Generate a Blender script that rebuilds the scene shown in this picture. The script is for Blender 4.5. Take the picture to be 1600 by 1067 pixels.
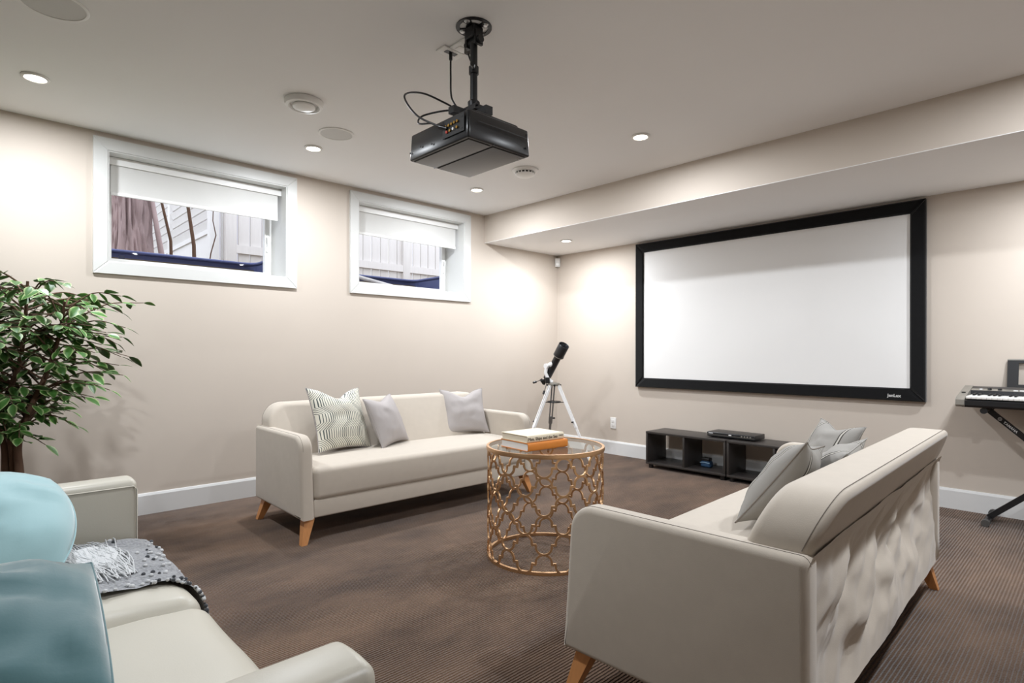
import bpy, bmesh, math, random
from mathutils import Vector, Matrix, noise
PI = math.pi
for o in list(bpy.data.objects): bpy.data.objects.remove(o)
S = bpy.context.scene
COL = S.collection
random.seed(7)

# ------------------------------------------------------------------ camera
YAW, ROLL = .809, .0014
cam = bpy.data.cameras.new('camera'); camo = bpy.data.objects.new('camera', cam); COL.objects.link(camo)
_f = Vector((-math.sin(YAW), math.cos(YAW), 0)); _r0 = Vector((math.cos(YAW), math.sin(YAW), 0)); _u0 = Vector((0, 0, 1))
_r = math.cos(ROLL)*_r0 + math.sin(ROLL)*_u0; _u = -math.sin(ROLL)*_r0 + math.cos(ROLL)*_u0
M = Matrix((( _r.x, _u.x, -_f.x, 4.3556), (_r.y, _u.y, -_f.y, -4.8693), (_r.z, _u.z, -_f.z, 1.0665), (0, 0, 0, 1)))
camo.matrix_world = M
cam.sensor_width = 36; cam.lens = 889.5/1600*36; cam.shift_y = .01; cam.clip_start = .02
S.camera = camo

# ------------------------------------------------------------------ world (overcast daylight) and exposure
SKY = 2.5
w = bpy.data.worlds.new('overcast_sky'); S.world = w; w.use_nodes = True
w.node_tree.nodes['Background'].inputs[0].default_value = (.90, .94, 1.0, 1)
w.node_tree.nodes['Background'].inputs[1].default_value = SKY
S.view_settings.view_transform = 'Standard'; S.view_settings.look = 'None'
S.view_settings.gamma = 1; S.view_settings.use_curve_mapping = False
S.view_settings.exposure = 0.0
DOWNLIGHT_W = 24.0                # power of each recessed ceiling lamp
LAMP_COL = (.90, .945, 1.0)

# ------------------------------------------------------------------ helpers
def lin(c):
    return tuple((x/255/12.92 if x/255 <= .04045 else ((x/255+.055)/1.055)**2.4) for x in c) + (1,)

def mat(name, rgb, rough=.6, metal=0, var=0, vscale=8, bump=0, bscale=60, sheen=0, spec=.5, emit=0, stretch=(1, 1, 1), coat=0):
    m = bpy.data.materials.new(name); m.use_nodes = True
    nt = m.node_tree; b = nt.nodes['Principled BSDF']; L = nt.links
    c = lin(rgb)
    b.inputs['Base Color'].default_value = c; b.inputs['Roughness'].default_value = rough
    b.inputs['Metallic'].default_value = metal; b.inputs['Specular IOR Level'].default_value = spec
    if sheen: b.inputs['Sheen Weight'].default_value = sheen
    if coat: b.inputs['Coat Weight'].default_value = coat
    if emit:
        b.inputs['Emission Color'].default_value = c; b.inputs['Emission Strength'].default_value = emit
    tc = nt.nodes.new('ShaderNodeTexCoord'); mp = nt.nodes.new('ShaderNodeMapping'); mp.inputs['Scale'].default_value = stretch
    L.new(tc.outputs['Object'], mp.inputs[0])
    n = nt.nodes.new('ShaderNodeTexNoise'); n.inputs['Scale'].default_value = vscale; n.inputs['Detail'].default_value = 4
    L.new(mp.outputs[0], n.inputs['Vector'])
    mx = nt.nodes.new('ShaderNodeMix'); mx.data_type = 'RGBA'
    k = max(var, .02)
    mx.inputs[6].default_value = tuple(max(0, x*(1-k)) for x in c[:3]) + (1,)
    mx.inputs[7].default_value = tuple(min(1, x*(1+k)) for x in c[:3]) + (1,)
    L.new(n.outputs[0], mx.inputs[0]); L.new(mx.outputs[2], b.inputs['Base Color'])
    if bump:
        n2 = nt.nodes.new('ShaderNodeTexNoise'); n2.inputs['Scale'].default_value = bscale; n2.inputs['Detail'].default_value = 3
        L.new(mp.outputs[0], n2.inputs['Vector'])
        bp = nt.nodes.new('ShaderNodeBump'); bp.inputs['Strength'].default_value = bump; bp.inputs['Distance'].default_value = .004
        L.new(n2.outputs[0], bp.inputs['Height']); L.new(bp.outputs[0], b.inputs['Normal'])
    return m

def base_in(m): return m.node_tree.nodes['Principled BSDF'].inputs['Base Color']

def tag(o, label=None, cat=None, group=None, kind=None):
    if label: o['label'] = label
    if cat: o['category'] = cat
    if group: o['group'] = group
    if kind: o['kind'] = kind
    return o

def empty(name, loc=(0, 0, 0), rz=0, parent=None):
    o = bpy.data.objects.new(name, None); COL.objects.link(o); o.empty_display_size = .1
    o.location = loc; o.rotation_euler = (0, 0, rz); o.parent = parent
    return o

def rrect(p0, p1, q0, q1, r, seg=5):
    out = []
    for cx, cy, a in ((p1-r, q0+r, -PI/2), (p1-r, q1-r, 0), (p0+r, q1-r, PI/2), (p0+r, q0+r, PI)):
        for k in range(seg+1):
            t = a + PI/2*k/seg; out.append((cx+r*math.cos(t), cy+r*math.sin(t)))
    return out

class MB:
    def __init__(s): s.v = []; s.f = []
    def add(s, vs, fs):
        b = len(s.v); s.v += [tuple(x) for x in vs]; s.f += [tuple(i+b for i in q) for q in fs]; return s
    def box(s, x0, x1, y0, y1, z0, z1, mtx=None):
        vs = [Vector((x, y, z)) for z in (z0, z1) for y in (y0, y1) for x in (x0, x1)]
        if mtx: vs = [mtx @ v for v in vs]
        return s.add(vs, [(0, 2, 3, 1), (4, 5, 7, 6), (0, 1, 5, 4), (2, 6, 7, 3), (0, 4, 6, 2), (1, 3, 7, 5)])
    def tube(s, pts, r, n=10, cap=True):
        pts = [Vector(p) for p in pts]; m = len(pts); rs = r if isinstance(r, (list, tuple)) else [r]*m
        vs = []; up = None
        for i in range(m):
            d = (pts[min(i+1, m-1)] - pts[max(i-1, 0)]).normalized()
            if up is None: up = Vector((0, 0, 1)) if abs(d.z) < .9 else Vector((1, 0, 0))
            a = d.cross(up).normalized(); up = a.cross(d).normalized()
            vs += [pts[i] + rs[i]*(math.cos(2*PI*k/n)*a + math.sin(2*PI*k/n)*up) for k in range(n)]
        fs = [(i*n+k, i*n+(k+1) % n, (i+1)*n+(k+1) % n, (i+1)*n+k) for i in range(m-1) for k in range(n)]
        if cap: fs += [tuple(range(n)), tuple((m-1)*n+k for k in range(n))]
        return s.add(vs, fs)
    def lathe(s, prof, n=32, c=(0, 0, 0), mtx=None, closed=False):
        vs = [Vector((c[0]+r*math.cos(2*PI*k/n), c[1]+r*math.sin(2*PI*k/n), c[2]+z)) for r, z in prof for k in range(n)]
        if mtx: vs = [mtx @ v for v in vs]
        m = len(prof); rng = m if closed else m-1
        fs = [(i*n+k, i*n+(k+1) % n, ((i+1) % m)*n+(k+1) % n, ((i+1) % m)*n+k) for i in range(rng) for k in range(n)]
        if not closed: fs += [tuple(range(n)), tuple((m-1)*n+k for k in range(n))]
        return s.add(vs, fs)
    def slab(s, prof, axis, a0, a1, r, seg=4, fn=None):
        n = len(prof); P = [Vector(p) for p in prof]; N = []
        area = sum(P[i].x*P[(i+1) % n].y - P[(i+1) % n].x*P[i].y for i in range(n)); sg = 1 if area > 0 else -1
        for i in range(n):
            d = (P[(i+1) % n]-P[i]).normalized() + (P[i]-P[i-1]).normalized()
            d = d.normalized() if d.length > 1e-9 else Vector((1, 0)); N.append(Vector((-d.y, d.x))*sg)
        rings = [(a0+r*(1-math.cos(PI/2*k/seg)), r*(1-math.sin(PI/2*k/seg))) for k in range(seg+1)]
        rings += [(a1-r*(1-math.cos(PI/2*k/seg)), r*(1-math.sin(PI/2*k/seg))) for k in range(seg, -1, -1)]
        vs = []
        for a, ins in rings:
            for i in range(n):
                q = P[i]+N[i]*ins
                v = {'x': (a, q.x, q.y), 'y': (q.x, a, q.y), 'z': (q.x, q.y, a)}[axis]
                vs.append(fn(*v) if fn else v)
        m = len(rings)
        fs = [(i*n+k, i*n+(k+1) % n, (i+1)*n+(k+1) % n, (i+1)*n+k) for i in range(m-1) for k in range(n)]
        fs += [tuple(range(n)), tuple((m-1)*n+k for k in range(n))]
        return s.add(vs, fs)
    def rbox(s, x0, x1, y0, y1, z0, z1, r, n=(6, 6, 4), seg=3, fn=None):
        def ax(lo, hi, k):
            e = [math.tan(PI/4*i/seg) for i in range(seg, -1, -1)]
            a = [lo+r-r*t for t in e]; b = [hi-r+r*t for t in reversed(e)]
            return a + [lo+r+(hi-lo-2*r)*i/k for i in range(1, k)] + b
        X, Y, Z = ax(x0, x1, n[0]), ax(y0, y1, n[1]), ax(z0, z1, n[2])
        idx = {}; vs = []; fs = []
        lo = Vector((x0+r, y0+r, z0+r)); hi = Vector((x1-r, y1-r, z1-r))
        def vid(i, j, k):
            if (i, j, k) in idx: return idx[(i, j, k)]
            p = Vector((X[i], Y[j], Z[k])); q = Vector((min(max(p.x, lo.x), hi.x), min(max(p.y, lo.y), hi.y), min(max(p.z, lo.z), hi.z)))
            d = p-q
            if d.length > 1e-9: p = q + d.normalized()*r
            if fn: p = Vector(fn(*p))
            idx[(i, j, k)] = len(vs); vs.append(p); return idx[(i, j, k)]
        a, b, c = len(X)-1, len(Y)-1, len(Z)-1
        for i in range(a):
            for j in range(b):
                for k in (0, c): fs.append((vid(i, j, k), vid(i+1, j, k), vid(i+1, j+1, k), vid(i, j+1, k)))
        for i in range(a):
            for k in range(c):
                for j in (0, b): fs.append((vid(i, j, k), vid(i+1, j, k), vid(i+1, j, k+1), vid(i, j, k+1)))
        for j in range(b):
            for k in range(c):
                for i in (0, a): fs.append((vid(i, j, k), vid(i, j+1, k), vid(i, j+1, k+1), vid(i, j, k+1)))
        return s.add(vs, fs)
    def grid(s, fn, nu, nv):
        vs = [fn(i/nu, j/nv) for j in range(nv+1) for i in range(nu+1)]
        fs = [(j*(nu+1)+i, j*(nu+1)+i+1, (j+1)*(nu+1)+i+1, (j+1)*(nu+1)+i) for j in range(nv) for i in range(nu)]
        return s.add(vs, fs)
    def mesh(s, name, m, smooth=35, normals=True):
        me = bpy.data.meshes.new(name); me.from_pydata([tuple(v) for v in s.v], [], s.f); me.update()
        if normals:
            b = bmesh.new(); b.from_mesh(me); bmesh.ops.remove_doubles(b, verts=b.verts, dist=1e-6)
            bmesh.ops.recalc_face_normals(b, faces=b.faces); b.to_mesh(me); b.free()
        if m: me.materials.append(m)
        if smooth:
            me.polygons.foreach_set('use_smooth', [True]*len(me.polygons)); me.set_sharp_from_angle(angle=math.radians(smooth))
        return me
    def build(s, name, m, parent=None, smooth=35, loc=None, rot=None, normals=True):
        o = bpy.data.objects.new(name, s.mesh(name, m, smooth, normals)); COL.objects.link(o); o.parent = parent
        if loc: o.location = loc
        if rot: o.rotation_euler = rot
        return o

def link_copy(o, parent=None):
    c = o.copy(); COL.objects.link(c); c.parent = parent; return c
def copy_tree(o, parent=None):
    c = link_copy(o, parent)
    for ch in list(o.children): copy_tree(ch, c)
    return c

def text(name, body, size, m, parent, mtx, extrude=.0004, space=1.0, bold=0):
    cu = bpy.data.curves.new(name, 'FONT'); cu.body = body; cu.size = size; cu.extrude = extrude; cu.align_x = 'CENTER'; cu.align_y = 'CENTER'
    cu.space_character = space; cu.offset = bold; cu.resolution_u = 3
    t = bpy.data.objects.new(name, cu); COL.objects.link(t)
    bpy.context.view_layer.update()
    me = bpy.data.meshes.new_from_object(t.evaluated_get(bpy.context.evaluated_depsgraph_get()))
    bpy.data.objects.remove(t); me.name = name; me.materials.clear(); me.materials.append(m)
    o = bpy.data.objects.new(name, me); COL.objects.link(o); o.parent = parent; o.matrix_local = mtx
    return o

def frame(origin, xdir, ydir):
    x = Vector(xdir).normalized(); y = Vector(ydir); y = (y - x*y.dot(x)).normalized(); z = x.cross(y)
    return Matrix(((x.x, y.x, z.x, origin[0]), (x.y, y.y, z.y, origin[1]), (x.z, y.z, z.z, origin[2]), (0, 0, 0, 1)))

# ------------------------------------------------------------------ materials
M_wall = mat('wall_paint', (203, 192, 180), .75, var=.015, vscale=3, bump=.03, bscale=180, spec=.3)
M_ceil = mat('ceiling_paint', (243, 242, 241), .85, var=.01, vscale=2, bump=.03, bscale=150, spec=.2)
M_trim = mat('white_trim_paint', (210, 210, 207), .4, var=.01, spec=.4)
M_base = mat('baseboard_paint', (222, 222, 221), .45, var=.01, spec=.4)
M_lin = mat('cream_linen', (192, 182, 169), .9, var=.05, vscale=25, bump=.12, bscale=420, sheen=.25, spec=.2)
M_seam = mat('seam_thread', (128, 120, 112), .9)
M_oak = mat('oiled_oak', (206, 143, 88), .45, var=.16, vscale=14, bump=.05, bscale=80, stretch=(6, 6, .7))
M_leather = mat('ivory_leather', (188, 183, 170), .38, var=.03, vscale=5, bump=.05, bscale=260, spec=.45)
M_blackmetal = mat('black_powder_coat', (22, 22, 24), .45, var=.1, bump=.03, bscale=300)
M_blackplastic = mat('black_plastic', (26, 26, 28), .35, var=.08, bump=.02, bscale=300)
M_projbody = mat('charcoal_gloss_plastic', (30, 31, 34), .28, var=.06, vscale=12, spec=.6)
M_velvetframe = mat('black_velvet_tape', (16, 16, 17), .95, var=.3, vscale=40, bump=.1, bscale=300, sheen=.3, spec=.1)
M_screen = mat('white_screen_vinyl', (236, 235, 233), .8, var=.006, vscale=1.5, spec=.2)
M_white = mat('white_plastic', (236, 235, 232), .4, var=.01)
M_whitem = mat('white_metal', (238, 238, 238), .35, var=.01)
M_grille = mat('speaker_grille_cloth', (214, 213, 210), .7, var=.04, vscale=600, bump=.2, bscale=900)
M_gold = mat('brushed_brass', (202, 162, 122), .36, metal=.85, var=.18, vscale=18, bump=.06, bscale=160)
M_bench = mat('black_brown_laminate', (52, 48, 46), .38, var=.12, vscale=20, stretch=(1, 8, 8), bump=.02, bscale=120)
M_silver = mat('silver_plastic', (150, 146, 138), .35, metal=.4, var=.05)
M_steel = mat('zinc_screw', (190, 190, 190), .3, metal=.9)
M_chrome = mat('white_enamel_leg', (240, 240, 240), .3, var=.01)
M_shadedleg = mat('shaded_white_leg', (150, 152, 152), .4, metal=.3)  # rear tripod leg: white like the others, its shade painted in as grey
M_teal = mat('teal_velvet', (66, 102, 107), .75, var=.25, vscale=4, bump=.05, bscale=200, sheen=.8, spec=.2)
M_aqua = mat('pale_aqua_velvet', (146, 180, 184), .75, var=.07, vscale=4, bump=.04, bscale=200, sheen=.6, spec=.2)
M_greyp = mat('dove_grey_cotton', (170, 164, 162), .9, var=.04, vscale=20, bump=.15, bscale=380, spec=.2)
M_leaf = mat('variegated_leaf', (52, 96, 40), .4, var=.25, vscale=9, spec=.5)
M_bark = mat('brown_bark', (92, 68, 52), .9, var=.3, vscale=30, bump=.4, bscale=50, stretch=(1, 1, .2))
M_pot = mat('dark_wicker', (60, 46, 38), .8, var=.3, vscale=40, bump=.3, bscale=90)
M_paper = mat('book_paper', (236, 226, 204), .8, var=.05, vscale=3, bump=.15, bscale=400, stretch=(.2, .2, 14))
M_paperw = mat('white_book_paper', (244, 242, 238), .8, var=.04, vscale=3, bump=.15, bscale=400, stretch=(.2, .2, 14))
M_cream = mat('cream_book_cloth', (230, 218, 194), .7, var=.05, vscale=30, bump=.1, bscale=500)
M_orange = mat('orange_book_cloth', (226, 138, 52), .6, var=.06, vscale=30, bump=.1, bscale=500)
M_ink = mat('dark_brown_ink', (66, 50, 40), .8)
M_throwg = mat('grey_marled_wool', (140, 141, 144), .95, var=.75, vscale=130, bump=1.0, bscale=130, sheen=.3, spec=.1)
M_throww = mat('white_wool', (196, 197, 198), .95, var=.08, vscale=60, bump=.4, bscale=160, sheen=.3, spec=.1)
M_throwd = mat('charcoal_wool', (74, 76, 80), .95, var=.2, vscale=60, bump=.5, bscale=200, sheen=.3, spec=.1)
M_fence = mat('weathered_white_boards', (212, 207, 203), .8, var=.08, vscale=6, bump=.15, bscale=30, stretch=(6, 6, .6))
M_siding = mat('white_painted_slats', (220, 218, 216), .6, var=.03)
M_well = mat('blue_galvanised_steel', (84, 92, 136), .5, metal=.2, var=.15, vscale=10)
M_trunk = mat('furrowed_bark', (160, 140, 138), .95, var=.5, vscale=14, bump=1.0, bscale=16, stretch=(1, 1, .22))
M_soil = mat('leaf_litter_ground', (120, 108, 92), 1, var=.4, vscale=5, bump=.5, bscale=12)
M_housew = mat('grey_house_render', (178, 174, 178), .9, var=.06)
M_blue = mat('blue_fabric', (40, 72, 104), .7, var=.2, vscale=30, bump=.2, bscale=120)
M_red = mat('red_socket', (190, 60, 40), .4)
M_brass = mat('gold_socket', (214, 170, 90), .25, metal=1)
M_label = mat('white_print', (226, 226, 226), .6)
M_key = mat('ivory_key', (240, 238, 232), .3)

def glass(name, tint=(1, 1, 1), rough=0, ior=1.45):
    m = bpy.data.materials.new(name); m.use_nodes = True; nt = m.node_tree
    for n in list(nt.nodes): nt.nodes.remove(n)
    out = nt.nodes.new('ShaderNodeOutputMaterial'); t = nt.nodes.new('ShaderNodeBsdfTransparent'); g = nt.nodes.new('ShaderNodeBsdfGlossy')
    t.inputs[0].default_value = tint + (1,); g.inputs['Roughness'].default_value = rough
    fr = nt.nodes.new('ShaderNodeFresnel'); fr.inputs[0].default_value = ior; ge = nt.nodes.new('ShaderNodeNewGeometry'); sb = nt.nodes.new('ShaderNodeMath'); sb.operation = 'SUBTRACT'; sb.inputs[0].default_value = 1; ml = nt.nodes.new('ShaderNodeMath'); ml.operation = 'MULTIPLY'; nt.links.new(ge.outputs['Backfacing'], sb.inputs[1]); nt.links.new(fr.outputs[0], ml.inputs[0]); nt.links.new(sb.outputs[0], ml.inputs[1])
    mx = nt.nodes.new('ShaderNodeMixShader')
    nt.links.new(ml.outputs[0], mx.inputs[0]); nt.links.new(t.outputs[0], mx.inputs[1]); nt.links.new(g.outputs[0], mx.inputs[2]); nt.links.new(mx.outputs[0], out.inputs[0])
    return m
M_glass = glass('window_glass', (.97, .98, 1.0), 0, 1.18); M_tglass = glass('table_glass', (.90, .93, .92))

# blind fabric lets some daylight through
M_blind = mat('white_blind_fabric', (238, 237, 234), .8, var=.01, bump=.04, bscale=500)
_b = M_blind.node_tree.nodes['Principled BSDF']
_tr = M_blind.node_tree.nodes.new('ShaderNodeBsdfTranslucent'); _tr.inputs[0].default_value = (.9, .9, .88, 1)
_mx = M_blind.node_tree.nodes.new('ShaderNodeMixShader'); _mx.inputs[0].default_value = .35
_o = M_blind.node_tree.nodes['Material Output']
M_blind.node_tree.links.new(_b.outputs[0], _mx.inputs[1]); M_blind.node_tree.links.new(_tr.outputs[0], _mx.inputs[2]); M_blind.node_tree.links.new(_mx.outputs[0], _o.inputs[0])

# lamp lens
M_lens = mat('lit_lamp_lens', (255, 247, 232), .4, emit=14)

# ribbed brown carpet: fine ribs along y, brushed lighter and darker patches of pile
def carpet():
    m = mat('ribbed_brown_carpet', (104, 82, 69), .95, spec=.1); nt = m.node_tree; L = nt.links; b = nt.nodes['Principled BSDF']
    N = nt.nodes.new
    tc = N('ShaderNodeTexCoord'); sx = N('ShaderNodeSeparateXYZ'); L.new(tc.outputs['Object'], sx.inputs[0])
    n0 = N('ShaderNodeTexNoise'); n0.inputs['Scale'].default_value = 30; L.new(tc.outputs['Object'], n0.inputs['Vector'])
    off = N('ShaderNodeMath'); off.operation = 'MULTIPLY_ADD'; off.inputs[1].default_value = .003; L.new(n0.outputs[0], off.inputs[0]); L.new(sx.outputs[0], off.inputs[2])
    ph = N('ShaderNodeMath'); ph.operation = 'MULTIPLY'; ph.inputs[1].default_value = 2*PI/.0125; L.new(off.outputs[0], ph.inputs[0])
    sn = N('ShaderNodeMath'); sn.operation = 'SINE'; L.new(ph.outputs[0], sn.inputs[0])
    # tufts along the rib
    nf = N('ShaderNodeTexNoise'); nf.inputs['Scale'].default_value = 160; nf.inputs['Detail'].default_value = 2; L.new(tc.outputs['Object'], nf.inputs['Vector'])
    hm = N('ShaderNodeMath'); hm.operation = 'MULTIPLY_ADD'; hm.inputs[1].default_value = 1.6; L.new(nf.outputs[0], hm.inputs[0]); L.new(sn.outputs[0], hm.inputs[2])
    # brushed patches
    mp = N('ShaderNodeMapping'); mp.inputs['Scale'].default_value = (1.6, .7, 1); mp.inputs['Rotation'].default_value = (0, 0, .5); L.new(tc.outputs['Object'], mp.inputs[0])
    n1 = N('ShaderNodeTexNoise'); n1.inputs['Scale'].default_value = 1.9; n1.inputs['Detail'].default_value = 6; n1.inputs['Roughness'].default_value = .62; L.new(mp.outputs[0], n1.inputs['Vector'])
    cr = N('ShaderNodeValToRGB'); e = cr.color_ramp.elements
    e[0].position = .34; e[0].color = lin((80, 60, 46)); e[1].position = .68; e[1].color = lin((128, 101, 80)); L.new(n1.outputs[0], cr.inputs[0])
    L.new(cr.outputs[0], b.inputs['Base Color'])
    bp = N('ShaderNodeBump'); bp.inputs['Strength'].default_value = 1.0; bp.inputs['Distance'].default_value = .004; L.new(hm.outputs[0], bp.inputs['Height']); L.new(bp.outputs[0], b.inputs['Normal'])
    b.inputs['Sheen Weight'].default_value = .2
    return m
M_carpet = carpet()

def stripe_mat():
    # grey cotton with a pair of woven charcoal lines a third in from each side
    m = mat('striped_grey_cotton', (176, 174, 170), .9, bump=.15, bscale=380, spec=.2); nt = m.node_tree; L = nt.links; N = nt.nodes.new
    tc = N('ShaderNodeTexCoord'); sx = N('ShaderNodeSeparateXYZ'); L.new(tc.outputs['Object'], sx.inputs[0])
    ab = N('ShaderNodeMath'); ab.operation = 'ABSOLUTE'; L.new(sx.outputs[0], ab.inputs[0])
    s1 = N('ShaderNodeMath'); s1.operation = 'SUBTRACT'; s1.inputs[1].default_value = .105; L.new(ab.outputs[0], s1.inputs[0])
    a1 = N('ShaderNodeMath'); a1.operation = 'ABSOLUTE'; L.new(s1.outputs[0], a1.inputs[0])
    cr = N('ShaderNodeValToRGB'); cr.color_ramp.interpolation = 'CONSTANT'; e = cr.color_ramp.elements
    e[0].position = 0; e[0].color = lin((196, 192, 184)); e[1].position = .12; e[1].color = lin((70, 66, 62))
    k = e.new(.30); k.color = lin((154, 151, 146))
    sc = N('ShaderNodeMath'); sc.operation = 'MULTIPLY'; sc.inputs[1].default_value = 30; L.new(a1.outputs[0], sc.inputs[0])
    L.new(sc.outputs[0], cr.inputs[0]); L.new(cr.outputs[0], base_in(m))
    return m
M_stripe = stripe_mat()

def pattern_mat():
    # cream cotton printed with nested grey-green lines that jog in hexagon steps
    m = mat('printed_cream_cotton', (222, 218, 204), .9, bump=.12, bscale=380, spec=.2); nt = m.node_tree; L = nt.links; N = nt.nodes.new
    tc = N('ShaderNodeTexCoord'); sx = N('ShaderNodeSeparateXYZ'); L.new(tc.outputs['Object'], sx.inputs[0])
    def mth(op, a, b=None, c=None):
        n = N('ShaderNodeMath'); n.operation = op
        for i, q in enumerate((a, b, c)):
            if q is None: continue
            if isinstance(q, (int, float)): n.inputs[i].default_value = q
            else: L.new(q, n.inputs[i])
        return n.outputs[0]
    z = mth('MULTIPLY', sx.outputs[2], 1/.21)
    tri = mth('PINGPONG', z, .5)
    cl = mth('MINIMUM', mth('MAXIMUM', mth('MULTIPLY_ADD', tri, 4.2, -.55), 0), 1)
    sh = mth('MULTIPLY_ADD', cl, .055, sx.outputs[0])
    ln = mth('FRACT', mth('MULTIPLY', sh, 66))
    big = mth('FRACT', mth('MULTIPLY', sh, 8.25))
    thick = mth('MULTIPLY_ADD', mth('LESS_THAN', big, .3), .16, .30)
    isl = mth('LESS_THAN', ln, thick)
    mx = N('ShaderNodeMix'); mx.data_type = 'RGBA'; mx.inputs[6].default_value = lin((226, 222, 208)); mx.inputs[7].default_value = lin((92, 98, 96))
    L.new(isl, mx.inputs[0]); L.new(mx.outputs[2], base_in(m))
    return m
M_pattern = pattern_mat()

def leaf_colour():
    nt = M_leaf.node_tree; L = nt.links; N = nt.nodes.new
    uv = N('ShaderNodeTexCoord'); sx = N('ShaderNodeSeparateXYZ'); L.new(uv.outputs['UV'], sx.inputs[0])
    info = N('ShaderNodeObjectInfo')
    cr = N('ShaderNodeValToRGB'); e = cr.color_ramp.elements
    e[0].position = .55; e[0].color = lin((70, 116, 50)); e[1].position = .92; e[1].color = lin((172, 192, 132)); L.new(sx.outputs[0], cr.inputs[0])
    hs = N('ShaderNodeHueSaturation'); L.new(cr.outputs[0], hs.inputs['Color'])
    mr = N('ShaderNodeMapRange'); mr.inputs[3].default_value = .55; mr.inputs[4].default_value = 1.35; L.new(info.outputs['Random'], mr.inputs[0]); L.new(mr.outputs[0], hs.inputs['Value'])
    L.new(hs.outputs[0], base_in(M_leaf))
leaf_colour()

# ------------------------------------------------------------------ the room
H = 2.44; X1 = 6.4; Y0 = -7.8; T = .38; SFY = -1.10; SFZ = 2.166
def struct(name, mb, m, label, cat, smooth=0):
    return tag(mb.build(name, m, None, smooth), label, cat, kind='structure')
struct('floor', MB().box(-.0, X1, Y0, 0, -.1, 0), M_carpet, 'brown ribbed carpet covering the whole room floor', 'floor')
struct('ceiling', MB().box(-T, X1+.1, Y0-.1, .1, H, H+.1), M_ceil, 'flat white painted ceiling', 'ceiling')
struct('ceiling_soffit', MB().box(0, X1, SFY, 0, SFZ, H), M_wall, 'beige boxed soffit running above the projection screen wall', 'soffit')
tag(MB().box(0, X1, SFY+.0005, -.0005, SFZ-.004, SFZ).build('soffit_underside', M_ceil, bpy.data.objects['ceiling_soffit'], 0))
WIN = [(-4.3146, -3.0325), (-2.5826, -1.293)]; WZ0, WZ1 = 1.554, 2.4055; CW = .075
ops = [(a+CW, b-CW) for a, b in WIN]; OZ0, OZ1 = WZ0+CW, WZ1-CW
wl = MB(); ys = [Y0-.1, ops[0][0], ops[0][1], ops[1][0], ops[1][1], .1]
for i in (0, 2, 4): wl.box(-T, 0, ys[i], ys[i+1], -.1, H)
for a, b in ops: wl.box(-T, 0, a, b, -.1, OZ0); wl.box(-T, 0, a, b, OZ1, H)
struct('wall_left', wl, M_wall, 'beige painted wall with two high basement windows', 'wall')
struct('wall_back', MB().box(0, X1+.1, 0, .1, -.1, H), M_wall, 'beige painted wall carrying the projection screen', 'wall')
struct('wall_right', MB().box(X1, X1+.1, Y0-.1, 0, -.1, H), M_wall, 'plain beige side wall opposite the windows', 'wall')
struct('wall_rear', MB().box(0, X1, Y0-.1, Y0, -.1, H), M_wall, 'plain beige wall facing the projection screen', 'wall')
def baseboard(name, a, b, n, label):
    # profile: flat face, small bevel at the top
    a = Vector(a); b = Vector(b); n = Vector(n); pr = [(0, 0), (.016, 0), (.016, .122), (.009, .136), (0, .138)]
    vs = [tuple(p + n*d + Vector((0, 0, z))) for p in (a, b) for d, z in pr]
    k = len(pr)
    fs = [(i, (i+1) % k, k+(i+1) % k, k+i) for i in range(k)] + [tuple(range(k)), tuple(range(k, 2*k))]
    struct(name, MB().add(vs, fs), M_base, label, 'baseboard')
baseboard('baseboard_left', (0, Y0, 0), (0, 0, 0), (1, 0, 0), 'white baseboard along the window wall')
baseboard('baseboard_back', (.016, 0, 0), (X1, 0, 0), (0, -1, 0), 'white baseboard along the screen wall')
baseboard('baseboard_right', (X1, Y0, 0), (X1, -.016, 0), (-1, 0, 0), 'white baseboard along the side wall')

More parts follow.
